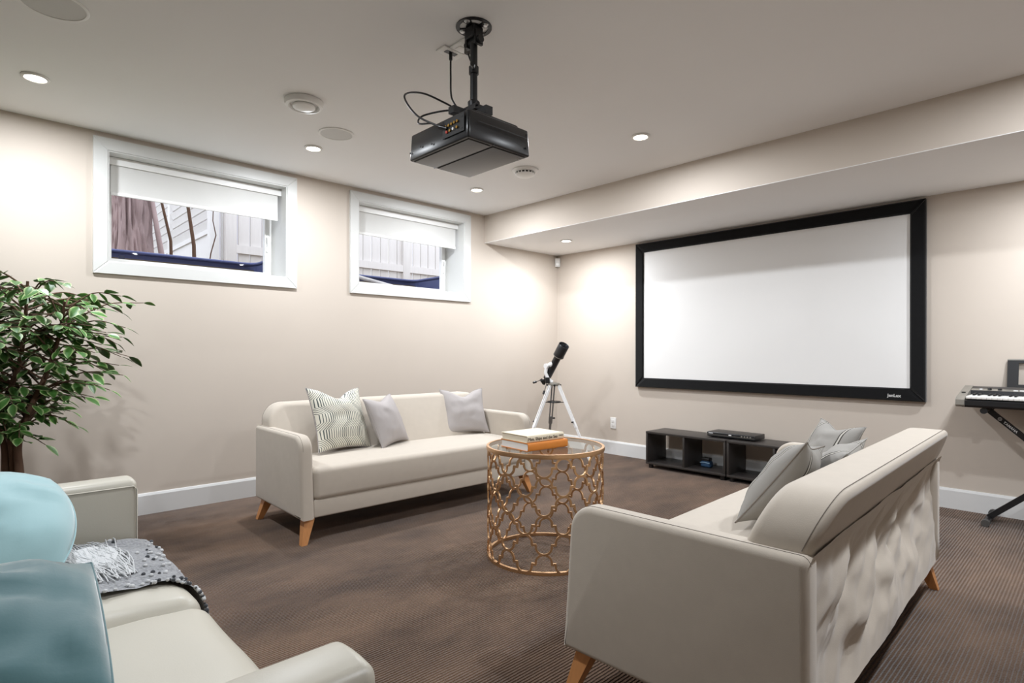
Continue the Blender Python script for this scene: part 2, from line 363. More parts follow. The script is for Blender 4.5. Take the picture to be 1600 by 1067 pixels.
# ------------------------------------------------------------------ windows with roller blinds
def window(i, a, b):
    root = empty('window_%d' % i, (0, (a+b)/2, WZ0)); root['kind'] = 'structure'
    tag(root, ['white framed basement window looking onto a thick tree trunk', 'white framed basement window looking onto the plank fence'][i-1], 'window')
    y0, y1 = a-(a+b)/2, b-(a+b)/2; z1 = WZ1-WZ0; p, q = CW, .016
    def casing(name, poly):
        # mitred casing board: polygon in (y,z), thickness along x, eased front edge
        n = len(poly); c = Vector((sum(v[0] for v in poly)/n, sum(v[1] for v in poly)/n))
        vs = [(x, c.x+(v[0]-c.x)*s, c.y+(v[1]-c.y)*s) for x, s in ((0, 1), (q, 1), (q+.003, .985)) for v in poly]
        fs = [(r*n+k, r*n+(k+1) % n, (r+1)*n+(k+1) % n, (r+1)*n+k) for r in (0, 1) for k in range(n)] + [tuple(range(n)), tuple(range(2*n, 3*n))]
        MB().add(vs, fs).build(name, M_trim, root, 0)
    casing('casing_board', [(y0, z1), (y1, z1), (y1-p, z1-p), (y0+p, z1-p)])
    casing('casing_board', [(y0, 0), (y1, 0), (y1-p, p), (y0+p, p)])
    casing('casing_board', [(y0, 0), (y0, z1), (y0+p, z1-p), (y0+p, p)])
    casing('casing_board', [(y1, 0), (y1, z1), (y1-p, z1-p), (y1-p, p)])
    iy0, iy1, iz0, iz1 = y0+p, y1-p, p, z1-p; d = -.285; t = .008
    MB().box(d, .012, iy0, iy0+t, iz0, iz1).build('jamb_liner', M_trim, root, 0)
    MB().box(d, .012, iy1-t, iy1, iz0, iz1).build('jamb_liner', M_trim, root, 0)
    MB().box(d, .012, iy0+t, iy1-t, iz1-t, iz1).build('head_liner', M_trim, root, 0)
    MB().box(d, .012, iy0+t, iy1-t, iz0, iz0+t).build('sill_liner', M_trim, root, 0)
    # vinyl window frame and sash
    def ring(name, m, x0, x1, ya, yb, za, zb, wdt, par):
        mb = MB(); mb.box(x0, x1, ya, ya+wdt, za, zb); mb.box(x0, x1, yb-wdt, yb, za, zb); mb.box(x0, x1, ya+wdt, yb-wdt, za, za+wdt); mb.box(x0, x1, ya+wdt, yb-wdt, zb-wdt, zb)
        return mb.build(name, m, par, 0)
    ring('vinyl_frame', M_white, d-.04, d, iy0, iy1, iz0, iz1, .03, root)
    sash = ring('sash', M_white, d-.03, d+.014, iy0+.03, iy1-.03, iz0+.03, iz1-.03, .032, root)
    MB().box(d-.012, d-.007, iy0+.06, iy1-.06, iz0+.06, iz1-.06).build('pane', M_glass, sash, 0)
    # crank at the sill and lock lever on the side jamb
    cm = (iy0+iy1)/2
    MB().box(d+.014, d+.05, cm-.035, cm+.035, iz0+t, iz0+.028).tube([(d+.04, cm+.02, iz0+.028), (d+.05, cm+.0, iz0+.04), (d+.05, cm-.05, iz0+.036)], .005, 8).build('crank', M_white, root, 40)
    MB().rbox(d+.014, d+.03, iy1-.056, iy1-.04, .30, .37, .004, (1, 1, 1)).tube([(d+.03, iy1-.048, .34), (d+.045, iy1-.05, .36), (d+.042, iy1-.05, .43)], .005, 8).build('lock_lever', M_white, root, 40)
    if i == 1:
        MB().box(d-.006, d-.005, iy0+.105, iy0+.14, iz0+.066, iz0+.09).box(d-.0065, d-.0045, iy0+.11, iy0+.135, iz0+.07, iz0+.086).build('corner_decal', mat('dark_decal', (30, 34, 60), .5), root, 0)
    # roller blind
    bl = empty('roller_blind', (-.11, (a+b)/2, WZ0+iz1-t))
    tag(bl, ['white roller blind half lowered in the window before the tree trunk', 'white roller blind half lowered in the window before the fence'][i-1], 'blind', 'roller blinds in the basement windows')
    bw = (iy1-iy0)/2-.02
    MB().tube([(0, -bw, -.026), (0, bw, -.026)], .017, 16).build('roller_tube', M_white, bl, 40)
    for s in (-1, 1): MB().rbox(-.022, .022, s*(bw+.007)-.005, s*(bw+.007)+.005, -.05, -.0005, .003, (1, 1, 1)).build('end_bracket', M_white, bl, 40)
    MB().rbox(.022, .030, -bw-.012, bw+.012, -.052, -.002, .002, (2, 1, 1)).build('valance', M_white, bl, 40)
    MB().grid(lambda u, v: (.0165, -bw+.012+2*(bw-.012)*u, -.026-.205*v), 4, 6).grid(lambda u, v: (.0172, -bw+.012+2*(bw-.012)*u, -.026-.205*v), 4, 6).build('blind_fabric', M_blind, bl, 30, normals=False)
    MB().rbox(.010, .024, -bw+.012, bw-.012, -.247, -.226, .004, (2, 1, 1)).build('hem_bar', M_white, bl, 40)
window(1, *WIN[0]); window(2, *WIN[1])

# ------------------------------------------------------------------ outside the windows
struct('ground_outside', MB().box(-14, -1.0, -9, 8, 1.5, 1.80).box(-1.0, -T, -9, 8, 1.0, 1.25), M_soil, 'sloping ground outside above the window wells', 'ground')
def well(y0, y1, brace, label):
    t = empty('window_well', (-T, (y0+y1)/2, 1.25)); tag(t, label, 'window well', 'window wells outside'); hw = (y1-y0)/2
    mb = MB(); n = 26; ring = [(-.02, -hw), ] + [(-.56+.10*math.cos(a)-.0, -hw+.10-.10*math.sin(a)) for a in [PI*k/10 for k in range(0, 6)]] + [(-.66+.0, hw*(-1+2*k/8)*.86) for k in range(9)] + [(-.66+.1-.10*math.cos(a), hw-.10+.10*math.sin(a)) for a in [PI*k/10 for k in range(0, 6)]] + [(-.02, hw)]
    for z in (.0, .12, .24, .36, .48): mb.grid(lambda u, v, z=z: (ring[round(u*(len(ring)-1))][0]-.012*math.sin(v*PI), ring[round(u*(len(ring)-1))][1], z+.12*v), len(ring)-1, 4)
    mb.build('corrugated_shell', M_well, t, 60, normals=False)
    MB().tube([(x, y, .605) for x, y in ring], .016, 8).build('rim', M_well, t, 60)
    if brace: MB().tube([(-.03, .28, .40), (-.62, -.1, .60)], .02, 8).build('brace', M_fence, t, 60)
well(WIN[0][0]-.05, WIN[0][1]+.05, 0, 'blue steel window well beneath the tree trunk window')
well(WIN[1][0]-.05, WIN[1][1]+.05, 1, 'blue steel window well with a pale diagonal brace')
# plank fence along y
fx = -3.0
fe = empty('plank_fence', (fx, 0, 1.80)); tag(fe, 'weathered white fence of upright boards beyond the windows', 'fence')
bm0 = MB().rbox(-.011, .011, -.065, .065, 0, 2.0, .004, (1, 1, 1), 1).mesh('board', M_fence, 30)
for k in range(44):
    o = bpy.data.objects.new('board', bm0); COL.objects.link(o); o.parent = fe; o.location = (random.uniform(-.003, .003), -2.42+.1405*k, random.uniform(-.01, .01))
for z in (.46, 1.5): MB().box(.012, .055, -2.55, 3.8, z, z+.10).build('rail', M_fence, fe, 0)
for y in (-2.58, -.1, 2.4): MB().rbox(-.06, .06, y-.06, y+.06, 0, 2.1, .006, (1, 1, 1), 1).build('post', M_fence, fe, 30)
# return of slatted panels along x
sf = empty('slatted_screen', (-3.1, -2.74, 1.80)); tag(sf, 'white slatted garden screen with solid lower panels beside the fence', 'fence')
sl = MB().box(-1.78, 0, -.012, .03, 0, .085).mesh('slat', M_siding, 0)
for j in range(3):
    for k in range(8):
        o = bpy.data.objects.new('slat', sl); COL.objects.link(o); o.parent = sf; o.location = (-.06-1.9*j, .0, .78+.125*k); o.rotation_euler = (.35, 0, 0)
    MB().box(-1.84-1.9*j, -.06-1.9*j, -.01, .01, .02, .74).build('panel', M_siding, sf, 0)
    MB().box(-1.84-1.9*j, -.06-1.9*j, -.03, .03, .70, .76).build('rail', M_siding, sf, 0)
for j in range(4): MB().box(-.06-1.9*j, .06-1.9*j, -.05, .05, 0, 1.86).build('post', M_siding, sf, 0)
dr = empty('garden_gate', (-3.06, -2.66, 1.80)); tag(dr, 'plain white garden gate panel between slatted screen and fence', 'gate')
MB().box(-.03, .0, -.0, .10, .02, 1.9).build('gate_stile', M_siding, dr, 0)
# far house
hs = empty('neighbour_house', (-11, -5, 1.8)); tag(hs, 'grey neighbouring house wall behind the slatted screen', 'building')
MB().box(-.5, 0, -3.5, 7, 0, 5).build('wall', M_housew, hs, 0); MB().box(0, .06, .5, 1.5, 1.2, 2.4).build('window', M_glass, hs, 0)
# tree trunk and saplings
def trunk_fn(a, h): return .175*(1+.35*math.exp(-h*3)) + .035*noise.noise(Vector((3*math.cos(a), 3*math.sin(a), h*1.1))) + .075*abs(noise.noise(Vector((5.5*math.cos(a), 5.5*math.sin(a), h*1.7)))) + .03*abs(noise.noise(Vector((14*math.cos(a), 14*math.sin(a), h*4.5))))-.035
tr = empty('tree_trunk', (-2.0, -3.80, 1.78)); tag(tr, 'thick furrowed tree trunk right outside the window', 'tree')
MB().grid(lambda u, v: (trunk_fn(2*PI*u, 2.6*v)*math.cos(2*PI*u)-.02*v, trunk_fn(2*PI*u, 2.6*v)*math.sin(2*PI*u)-.04*v, 2.6*v), 200, 130).build('trunk', M_trunk, tr, 60)
MB().tube([(.02, .10, 1.5), (.10, .17, .8), (.12, .26, .2), (.14, .34, 0)], [.018, .02, .025, .03], 8).build('vine', M_trunk, tr, 60)
for pts, r, lab in (([(-2.3, -3.36, 1.79), (-2.3, -3.37, 2.2), (-2.32, -3.45, 2.6), (-2.33, -3.55, 3.0)], .017, 'thin dark sapling stem leaning left outside the window'),
                    ([(-2.4, -3.12, 1.79), (-2.4, -3.13, 2.2), (-2.4, -3.2, 2.7), (-2.42, -3.27, 3.2)], .022, 'straight reddish sapling stem outside the window'),
                    ([(-2.2, -3.06, 1.79), (-2.2, -3.02, 2.1), (-2.2, -2.97, 2.3), (-2.2, -3.0, 2.45), (-2.2, -2.99, 2.8)], .007, 'wavy thin twig before the slatted screen')):
    t = empty('sapling', pts[0]); tag(t, lab, 'sapling')
    P = [Vector(p)-Vector(pts[0]) for p in pts]; Q = []
    for i in range(len(P)-1):
        for k in range(4): Q.append(P[i].lerp(P[i+1], k/4))
    Q.append(P[-1]); MB().tube(Q, [r*(1-.4*i/len(Q)) for i in range(len(Q))], 8).build('stem', M_bark, t, 60)

# ------------------------------------------------------------------ ceiling fittings
def downlight(x, y, z, label, off=None, group='recessed ceiling lamps'):
    # off: name of a lamp of this ceiling that lies beyond the frame
    t = empty('downlight', (x, y, z)); tag(t, label, 'ceiling lamp', group)
    MB().lathe([(.040, -.0005), (.058, -.0005), (.060, -.004), (.056, -.009), (.046, -.010), (.041, -.004)], 32, closed=True).build('trim_ring', M_white, t, 50)
    MB().lathe([(.0, -.002), (.0405, -.002), (.0405, -.006), (.03, -.0085), (.0, -.0095)], 28).build('lens_%s_offscreen' % off if off else 'lens', M_lens, t, 50)
    la = bpy.data.lights.new('lamp_light', 'AREA'); la.shape = 'DISK'; la.size = .09; la.spread = PI; la.energy = DOWNLIGHT_W; la.color = LAMP_COL
    lo = bpy.data.objects.new('downlight_%s_offscreen' % off if off else 'lamp_light', la); COL.objects.link(lo); lo.parent = t; lo.location = (0, 0, -.014)
for x, y, lab, off in ((.64, -4.63, 'lit round recessed downlight in the ceiling above the ficus', None),
                       (.65, -3.19, 'lit round recessed downlight in the ceiling beside the flat ceiling speaker', None),
                       (.66, -1.76, 'lit round recessed downlight in the ceiling between window and smoke alarm', None),
                       (2.295, -1.775, 'lit round recessed downlight in the open ceiling before the soffit', None),
                       (2.40, -4.63, 'recessed downlight in the ceiling over the ivory sofa', 'over_sofa'),
                       (4.45, -1.78, 'recessed downlight in the ceiling before the keyboard', 'before_keyboard'),
                       (4.45, -3.2, 'recessed downlight in the ceiling behind the linen sofa back', 'behind_sofa')):
    downlight(x, y, H, lab, off)
downlight(.67, -.617, SFZ-.004, 'lit small recessed downlight under the soffit near the corner')
downlight(4.35, -.617, SFZ-.004, 'recessed downlight under the soffit above the keyboard', 'soffit')

def ceiling_round(name, x, y, label, cat, build):
    t = empty(name, (x, y, H)); tag(t, label, cat); build(t); return t
def b_speaker(t, r=.108):
    MB().lathe([(r-.012, -.0005), (r, -.0005), (r, -.004), (r-.006, -.007), (r-.012, -.006)], 48, closed=True).build('bezel', M_white, t, 50)
    MB().lathe([(0, -.001), (r-.012, -.001), (r-.012, -.004), (0, -.0045)], 48).build('grille', M_grille, t, 50)
a = ceiling_round('ceiling_speaker', .99, -3.193, 'flat round grey ceiling speaker beside a downlight', 'speaker', b_speaker)
a = ceiling_round('ceiling_speaker', 1.47, -4.63, 'large round ceiling speaker above the pale aqua cushion', 'speaker', lambda t: b_speaker(t, .118))
def b_vent(t):
    MB().lathe([(.0, -.0005), (.085, -.0005), (.101, -.002), (.103, -.010), (.097, -.030), (.083, -.034), (.076, -.026), (.073, -.012), (.0, -.012)], 48).build('flange', M_white, t, 40)
    MB().lathe([(.0, -.020), (.050, -.020), (.061, -.030), (.058, -.037), (.035, -.045), (.0, -.048)], 40).build('valve_disc', M_white, t, 40)
    MB().tube([(0, 0, -.021), (0, 0, -.010)], .008, 10).build('spindle', M_steel, t, 40)
ceiling_round('air_valve', 1.305, -3.54, 'round white ceiling air valve with a domed centre disc', 'vent', b_vent)
def b_smoke(t):
    MB().lathe([(0, -.0005), (.100, -.0005), (.102, -.008), (.094, -.016), (.078, -.019), (0, -.019)], 44).build('base', M_white, t, 40)
    MB().lathe([(0, -.019), (.066, -.019), (.066, -.034), (0, -.034)], 36).build('sensing_chamber', mat('dark_mesh', (70, 68, 66), .8), t, 40)
    for k in range(16):
        a = 2*PI*k/16; MB().box(.064, .074, -.004, .004, -.035, -.019, Matrix.Rotation(a, 4, 'Z')).build('vent_rib', M_white, t, 0)
    MB().lathe([(0, -.034), (.074, -.034), (.072, -.041), (.05, -.051), (.02, -.056), (0, -.0565)], 36).build('cap', M_white, t, 40)
ceiling_round('smoke_alarm', 1.31, -1.83, 'domed white smoke alarm on the ceiling beyond the projector', 'smoke alarm', b_smoke)

# ------------------------------------------------------------------ projector on its ceiling mount
pm = empty('projector_mount', (2.50, -3.325, H)); tag(pm, 'black ceiling pole mount with drilled round plate', 'projector mount')
pl = MB()
def arc(r0, r1, a0, a1, z0, z1, n=8):
    vs = [(r*math.cos(a0+(a1-a0)*k/n), r*math.sin(a0+(a1-a0)*k/n), z) for k in range(n+1) for r, z in ((r0, z0), (r1, z0), (r1, z1), (r0, z1))]
    fs = [(4*k+i, 4*k+(i+1) % 4, 4*k+4+(i+1) % 4, 4*k+4+i) for k in range(n) for i in range(4)] + [(0, 1, 2, 3), (4*n, 4*n+1, 4*n+2, 4*n+3)]
    return vs, fs
pl.add(*arc(.060, .076, 0, 2*PI, -.005, -.0005, 48)); pl.add(*arc(.0, .034, 0, 2*PI, -.005, -.0005, 24))
for k in range(4): pl.add(*arc(.03, .062, k*PI/2+.35-.32, k*PI/2+.35+.32, -.005, -.0005))
pl.build('ceiling_plate', M_blackmetal, pm, 0)
for k in range(4):
    a = k*PI/2+.35; MB().lathe([(0, -.011), (.009, -.010), (.013, -.005), (0, -.005)], 12, (.056*math.cos(a), .056*math.sin(a), 0)).build('screw', M_steel, pm, 40)
MB().rbox(-.03, .03, -.028, .028, -.055, -.005, .006, (1, 1, 1)).box(-.036, -.024, -.02, .02, -.085, -.03).box(.024, .036, -.02, .02, -.085, -.03).tube([(-.048, 0, -.066), (.048, 0, -.066)], .016, 14).build('swivel_head', M_blackmetal, pm, 40)
MB().tube([(0, 0, -.05), (0, 0, -.33)], .0155, 18).build('pole', M_blackmetal, pm, 50)
MB().lathe([(.0158, -.20), (.021, -.20), (.021, -.17), (.0158, -.17)], 18, closed=True).build('collar', M_blackmetal, pm, 40)
for s in (-1, 1): MB().tube([(s*.018, -s*.018, -.185), (s*.030, -s*.030, -.185)], .006, 8).tube([(s*.028, -s*.028, -.185), (s*.040, -s*.040, -.185)], .009, 8).build('thumb_knob', M_blackplastic, pm, 40)
MB().lathe([(0, -.345), (.024, -.345), (.026, -.32), (.018, -.312), (0, -.312)], 20).box(-.045, .045, -.03, .03, -.365, -.343).build('lower_joint', M_blackmetal, pm, 40)
MB().box(-.13, .10, -.018, .018, -.398, -.364).box(-.018, .018, -.12, .12, -.398, -.370).build('cradle_arm', M_blackmetal, pm, 0)
for s in (-1, 1): MB().tube([(.052*s, -.03, -.352), (.066*s, -.03, -.352)], .008, 8).build('tilt_knob', M_blackplastic, pm, 40)

pj = empty('projector', (2.475, -3.33, 1.885)); tag(pj, 'charcoal video projector hanging under the ceiling pole', 'projector')
px, py, ph = .205, .172, .112
def pfn(x, y, z):
    k = 1-.07*max(0, (z/ph-.72)/.28)**1.5 - .03*max(0, (.3-z/ph)/.3)
    return (x*k, y*k, z + .012*(y/py)*0)
pb = MB(); pb.slab(rrect(-px, px, -py, py, .011, 4), 'z', .0, ph, .006, 3, pfn); body = pb.build('housing', M_projbody, pj, 40)
MB().slab(rrect(-px*.82, px*.86, -py*.8, py*.8, .03, 4), 'z', ph, ph+.014, .006, 3).build('top_cover', M_projbody, pj, 40)
MB().box(-px+.004, px-.004, -.038, -.034, -.0012, .001).build('bottom_seam', M_projbody, pj, 0)
MB().rbox(-px+.02, px-.02, -.030, py-.02, -.004, .002, .0025, (2, 2, 1)).build('lower_cover', M_projbody, pj, 40)
MB().rbox(-px+.02, px-.02, -py+.018, -.042, -.004, .002, .0025, (2, 2, 1)).build('lower_cover', M_projbody, pj, 40)
# connector bay on the rear face (-y), to the right seen from behind
MB().box(.045, .180, -py-.0005, -py+.002, .028, .098).build('connector_bay', mat('bay_black', (10, 10, 11), .5), pj, 0)
for k, (cx, cz, m) in enumerate([(.07, .07, M_brass), (.088, .071, M_brass), (.106, .072, M_brass), (.124, .073, M_brass), (.075, .048, M_red), (.095, .049, M_brass), (.116, .05, M_label), (.140, .05, M_brass), (.142, .073, M_brass)]):
    MB().tube([(cx, -py-.006, cz), (cx, -py+.001, cz)], .0055, 10).build('socket', m, pj, 40)
for cx, cz in ((.166, .085), (.166, .042), (-.03, .03), (-.185, .03), (-.11, .04)):
    MB().tube([(cx, -py-.0012, cz), (cx, -py+.001, cz)], .0045, 8).build('screw', M_blackmetal, pj, 40)
for cy, cz in ((py-.03, .085), (py-.03, .03)): MB().tube([(px-.002, cy, cz), (px+.0012, cy, cz)], .005, 8).build('screw', M_blackmetal, pj, 40)
MB().rbox(px-.001, px+.0012, -py+.05, py-.03, .068, .0715, .0005, (1, 1, 1), 1).build('side_groove', M_projbody, pj, 0)
MB().lathe([(0, 0), (.034, 0), (.034, .012), (.028, .016), (.0, .006)], 28, mtx=Matrix.Translation((.09, py-.004, .06)) @ Matrix.Rotation(-PI/2, 4, 'X')).build('lens', M_projbody, pj, 40)
text('regulatory_mark', 'CE', .014, M_label, pj, frame((px-.045, py-.035, -.0046), (0, 1, 0), (1, 0, 0)))

def smooth_path(pts, n=10):
    P = [Vector(p) for p in pts]; P = [2*P[0]-P[1]] + P + [2*P[-1]-P[-2]]; out = []
    for i in range(1, len(P)-2):
        for k in range(n):
            t = k/n; a, b, c, d = P[i-1], P[i], P[i+1], P[i+2]
            out.append(.5*((2*b)+(-a+c)*t+(2*a-5*b+4*c-d)*t*t+(-a+3*b-3*c+d)*t**3))
    return out+[P[-2]]
op = empty('ceiling_outlet', (2.365, -3.27, H)); tag(op, 'white double power outlet on the ceiling by the projector pole', 'outlet')
MB().rbox(-.058, .058, -.036, .036, -.007, -.0005, .003, (1, 1, 1)).build('cover_plate', M_white, op, 40)
for s in (-1, 1): MB().rbox(s*.028-.017, s*.028+.017, -.014, .014, -.009, -.006, .001, (1, 1, 1)).build('receptacle', M_white, op, 40)
oq = empty('cable_plate', (2.275, -3.275, H)); tag(oq, 'white signal cable plate on the ceiling beside the power outlet', 'outlet')
MB().rbox(-.036, .030, -.058, .058, -.007, -.0005, .003, (1, 1, 1)).build('cover_plate', M_white, oq, 40)
MB().box(-.012, .012, -.03, .03, -.0085, -.007).build('port', M_blackplastic, oq, 0)
t = empty('signal_cable', (2.275, -3.275, H-.0085)); tag(t, 'black signal cable looping from ceiling plate down to projector sockets', 'cable')
P = smooth_path([(0, 0, 0), (.0, 0, -.10), (.0, .005, -.20), (.03, .02, -.262), (.005, -.03, -.24), (-.02, -.14, -.22), (.02, -.26, -.28), (.13, -.275, -.40), (.245, -.242, -.472)])
MB().tube(P, .0042, 8).tube([P[0]+Vector((0, 0, -.0)), P[0]+Vector((0, 0, -.03))], .008, 8).build('cord', M_blackplastic, t, 60)
MB().tube([P[-1], P[-1]+Vector((.03, .014, -.012))], .008, 8).build('plug', M_blackplastic, t, 60)
t = empty('power_cable', (2.393, -3.27, H-.009)); tag(t, 'black power cable from ceiling outlet along the pole to projector', 'cable')
MB().rbox(-.014, .014, -.012, .012, -.045, 0, .005, (1, 1, 1)).build('plug', mat('grey_plug', (88, 84, 80), .5), t, 40)
P = smooth_path([(0, 0, -.04), (.01, .01, -.075), (.06, -.02, -.06), (.085, -.035, -.12), (.088, -.035, -.25), (.09, -.03, -.36), (.05, -.12, -.345), (-.05, -.2, -.36), (-.03, -.24, -.41), (.06, -.236, -.435)])
MB().tube(P, .004, 8).build('cord', M_blackplastic, t, 60)

# ------------------------------------------------------------------ projection screen
sx0, sx1, sz0, sz1 = 1.0813, 3.473, .718, 2.1423
sc = empty('projection_screen', ((sx0+sx1)/2, 0, sz0)); tag(sc, 'large white projection screen in a wide black velvet frame', 'projection screen')
hw = (sx1-sx0)/2; sh = sz1-sz0; fw_ = .092
def rail(poly):
    n = len(poly); c = Vector((sum(v[0] for v in poly)/n, sum(v[1] for v in poly)/n))
    lv = [(-.004, 1), (-.036, 1), (-.046, None)]
    vs = []
    for y, s in lv:
        for v in poly:
            if s: vs.append((v[0], y, v[1]))
            else: vs.append((v[0]+(c.x-v[0])*(.03 if abs(c.x-v[0]) > .3 else .2), y, v[1]+(c.y-v[1])*(.03 if abs(c.y-v[1]) > .3 else .2)))
    fs = [(r*n+k, r*n+(k+1) % n, (r+1)*n+(k+1) % n, (r+1)*n+k) for r in (0, 1) for k in range(n)] + [tuple(range(n)), tuple(range(2*n, 3*n))]
    return MB().add(vs, fs).build('frame_rail', M_velvetframe, sc, 0)
rail([(-hw, sh), (hw, sh), (hw-fw_, sh-fw_), (-hw+fw_, sh-fw_)]); rb = rail([(-hw, 0), (hw, 0), (hw-fw_, fw_), (-hw+fw_, fw_)])
rail([(-hw, 0), (-hw, sh), (-hw+fw_, sh-fw_), (-hw+fw_, fw_)]); rail([(hw, 0), (hw, sh), (hw-fw_, sh-fw_), (hw-fw_, fw_)])
MB().box(-hw+fw_-.01, hw-fw_+.01, -.028, -.024, fw_-.01, sh-fw_+.01).build('screen_surface', M_screen, sc, 0)
MB().box(-hw+.06, hw-.06, -.022, -.0005, sh-.10, sh-.06).build('wall_bracket', M_blackmetal, sc, 0)
text('maker_badge', 'JenLux', .030, mat('badge_silver', (206, 206, 204), .4), rb, frame((hw-.185, -.0465, .036), (1, 0, 0), (0, 0, 1)), bold=.0008)

# ------------------------------------------------------------------ small wall devices
t = empty('wall_outlet', (.786, 0, .266)); tag(t, 'white wall outlet low on the screen wall', 'outlet')
MB().rbox(-.036, .036, -.006, -.0005, 0, .116, .0025, (1, 1, 1)).build('cover_plate', M_white, t, 40)
for z in (.038, .078): MB().rbox(-.017, .017, -.009, -.005, z-.014, z+.014, .001, (1, 1, 1)).build('receptacle', M_white, t, 40)
t = empty('motion_sensor', (.032, -.032, 2.03), PI/4); tag(t, 'small white motion sensor in the room corner', 'sensor')
MB().slab(rrect(-.031, .031, -.012, .026, .012, 4), 'z', 0, .098, .006, 3).build('housing', M_white, t, 40)
MB().rbox(-.022, .022, -.016, -.008, .014, .052, .003, (2, 1, 2)).build('lens_window', mat('sensor_lens', (222, 220, 214), .3), t, 40)

# ------------------------------------------------------------------ linen sofas
SL, SD, HL, HA, HS, HB = 1.80, .716, .136, .595, .412, .735
AT = .078
def arm_profile():
    f = -SD/2; r = .085; p = [(f-.004, HL), ]
    top = HA; lean = .022
    cx, cz = f+lean+r, top-r
    p += [(cx+r*math.cos(a), cz+r*math.sin(a)) for a in [PI-PI/2*k/8 for k in range(9)]]
    rr = .022
    p += [(SD/2-rr+rr*math.cos(a), top-rr+rr*math.sin(a)) for a in [PI/2-PI/2*k/4 for k in range(5)]]
    p += [(SD/2, HL+.012), (SD/2-.012, HL), (f+.008, HL)]
    # densify the straight runs
    out = []
    for i in range(len(p)):
        a, b = Vector(p[i]), Vector(p[(i+1) % len(p)]); n = max(1, int((b-a).length/.09))
        out += [tuple(a.lerp(b, k/n)) for k in range(n)]
    return out
def back_fn(x, y, z):
    return (x, y + .42*(z-HB) + .335, z)
def make_sofa(lab):
    root = empty('linen_sofa'); tag(root, lab, 'sofa')
    ap = arm_profile()
    for s in (-1, 1):
        a0, a1 = (-SL/2, -SL/2+AT) if s < 0 else (SL/2-AT, SL/2)
        arm = MB().slab(ap, 'x', a0, a1, .02, 4).build('arm', M_lin, root, 50)
        # stitched seam round the outer edge of the arm
        xo = (a0+.021) if s < 0 else (a1-.021)
        pts = [(xo, q[0]+.0, q[1]+.0005) for q in ap if q[1] > HA-.086]
        pts = [p for p in pts if p[2] > HA-.0860]
        MB().tube(pts, .0010, 5).build('seam', M_seam, arm, 60)
    # back: a slab with big rounded top corners, leaning to the rear
    bx = SL/2-.035; pr = [(bx, .27)]
    R = .135
    pr += [(bx-R+R*math.cos(a), HB-R+R*math.sin(a)) for a in [PI/2*k/10 for k in range(11)]]
    pr += [(-bx+R-R*math.cos(a), HB-R+R*math.sin(a)) for a in [PI/2-PI/2*k/10 for k in range(11)]]
    pr += [(-bx, .27)]
    dens = []
    for i in range(len(pr)):
        a, b = Vector(pr[i]), Vector(pr[(i+1) % len(pr)]); n = max(1, int((b-a).length/.08)); dens += [tuple(a.lerp(b, k/n)) for k in range(n)]
    back = MB().slab(dens, 'y', -.078, .078, .026, 5, back_fn).build('backrest', M_lin, root, 50)
    pts = [back_fn(q[0], .055, q[1]+.0006) for q in pr if q[1] > .5]
    MB().tube([Vector(p) for p in pts], .0011, 5).build('seam', M_seam, back, 60)
    # loose rear cover, sagging and creased
    def rear(u, v):
        x = -SL/2+.012+(SL-.024)*u; z = HL+.004+(.597-HL)*v
        e = (math.sin(PI*min(1, max(0, u)))**.6)*(math.sin(PI*min(1, v*.96+.02))**.8)
        p = Vector((x*2.2+z*3.0, z*1.6-x*1.5, 3.1)); q = Vector((x*6+z*9, z*5-x*3.5, 8.7))
        sag = .075*e*(.55+.85*noise.noise(Vector((x*1.6, z*3.2, 1.7)))) + .050*e*noise.noise(p*2.0) + .020*e*noise.noise(q*1.5) + .030*e*abs(noise.noise(Vector((x*3+z*7, x*2-z*2, 5.)))) + .012*e*noise.noise(Vector((x*20+z*26, z*7-x*6, 2.)))
        sag = max(sag, -.004)
        y = SD/2-.004-sag + (.012 if v > .93 else 0)*(v-.93)/.07
        return (x, y, z)
    MB().grid(rear, 150, 64).build('rear_cover', M_lin, root, 180, normals=False)
    MB().box(-SL/2+AT, SL/2-AT, .20, SD/2-.105, HL+.01, .48).build('inner_frame', M_lin, root, 0)
    xi = SL/2-AT+.002
    def seatfn(x, y, z):
        k = 1-(x/xi)**4
        return (x, y - .010*k*max(0, 1-abs(z-.33)/.1), z + (.010*k*max(0, 1-((y+.08)/.32)**2) if z > .36 else 0))
    MB().rbox(-xi, xi, -SD/2+.004, .26, .232, HS, .034, (14, 5, 3), 4, seatfn).build('seat_cushion', M_lin, root, 60)
    MB().rbox(-xi, xi, -SD/2+.016, .25, HL, .236, .010, (10, 3, 2), 2).build('seat_rail', M_lin, root, 60)
    for sx in (-1, 1):
        for sy in (-1, 1):
            cx, cy = sx*(SL/2-.065), sy*(SD/2-.062); ex, ey = sx*(SL/2-.020), sy*(SD/2-.018)
            vs = []
            for (qx, qy, z, h) in ((ex, ey, 0, .0165), (cx, cy, HL+.006, .030)):
                vs += [(qx-h, qy-h, z), (qx+h, qy-h, z), (qx+h, qy+h, z), (qx-h, qy+h, z)]
            MB().add(vs, [(0, 1, 2, 3), (4, 5, 6, 7)]+[(k, (k+1) % 4, 4+(k+1) % 4, 4+k) for k in range(4)]).build('leg', M_oak, root, 0)
    return root
s1 = make_sofa('cream linen sofa on oak legs standing beneath the windows'); s1.location = (.967, -2.653, 0); s1.rotation_euler = (0, 0, 1.559)
s2 = copy_tree(s1); s2['label'] = 'cream linen sofa on oak legs with its creased back turned to the keyboard'
s2.location = (3.500, -2.605, 0); s2.rotation_euler = (0, 0, -1.540)

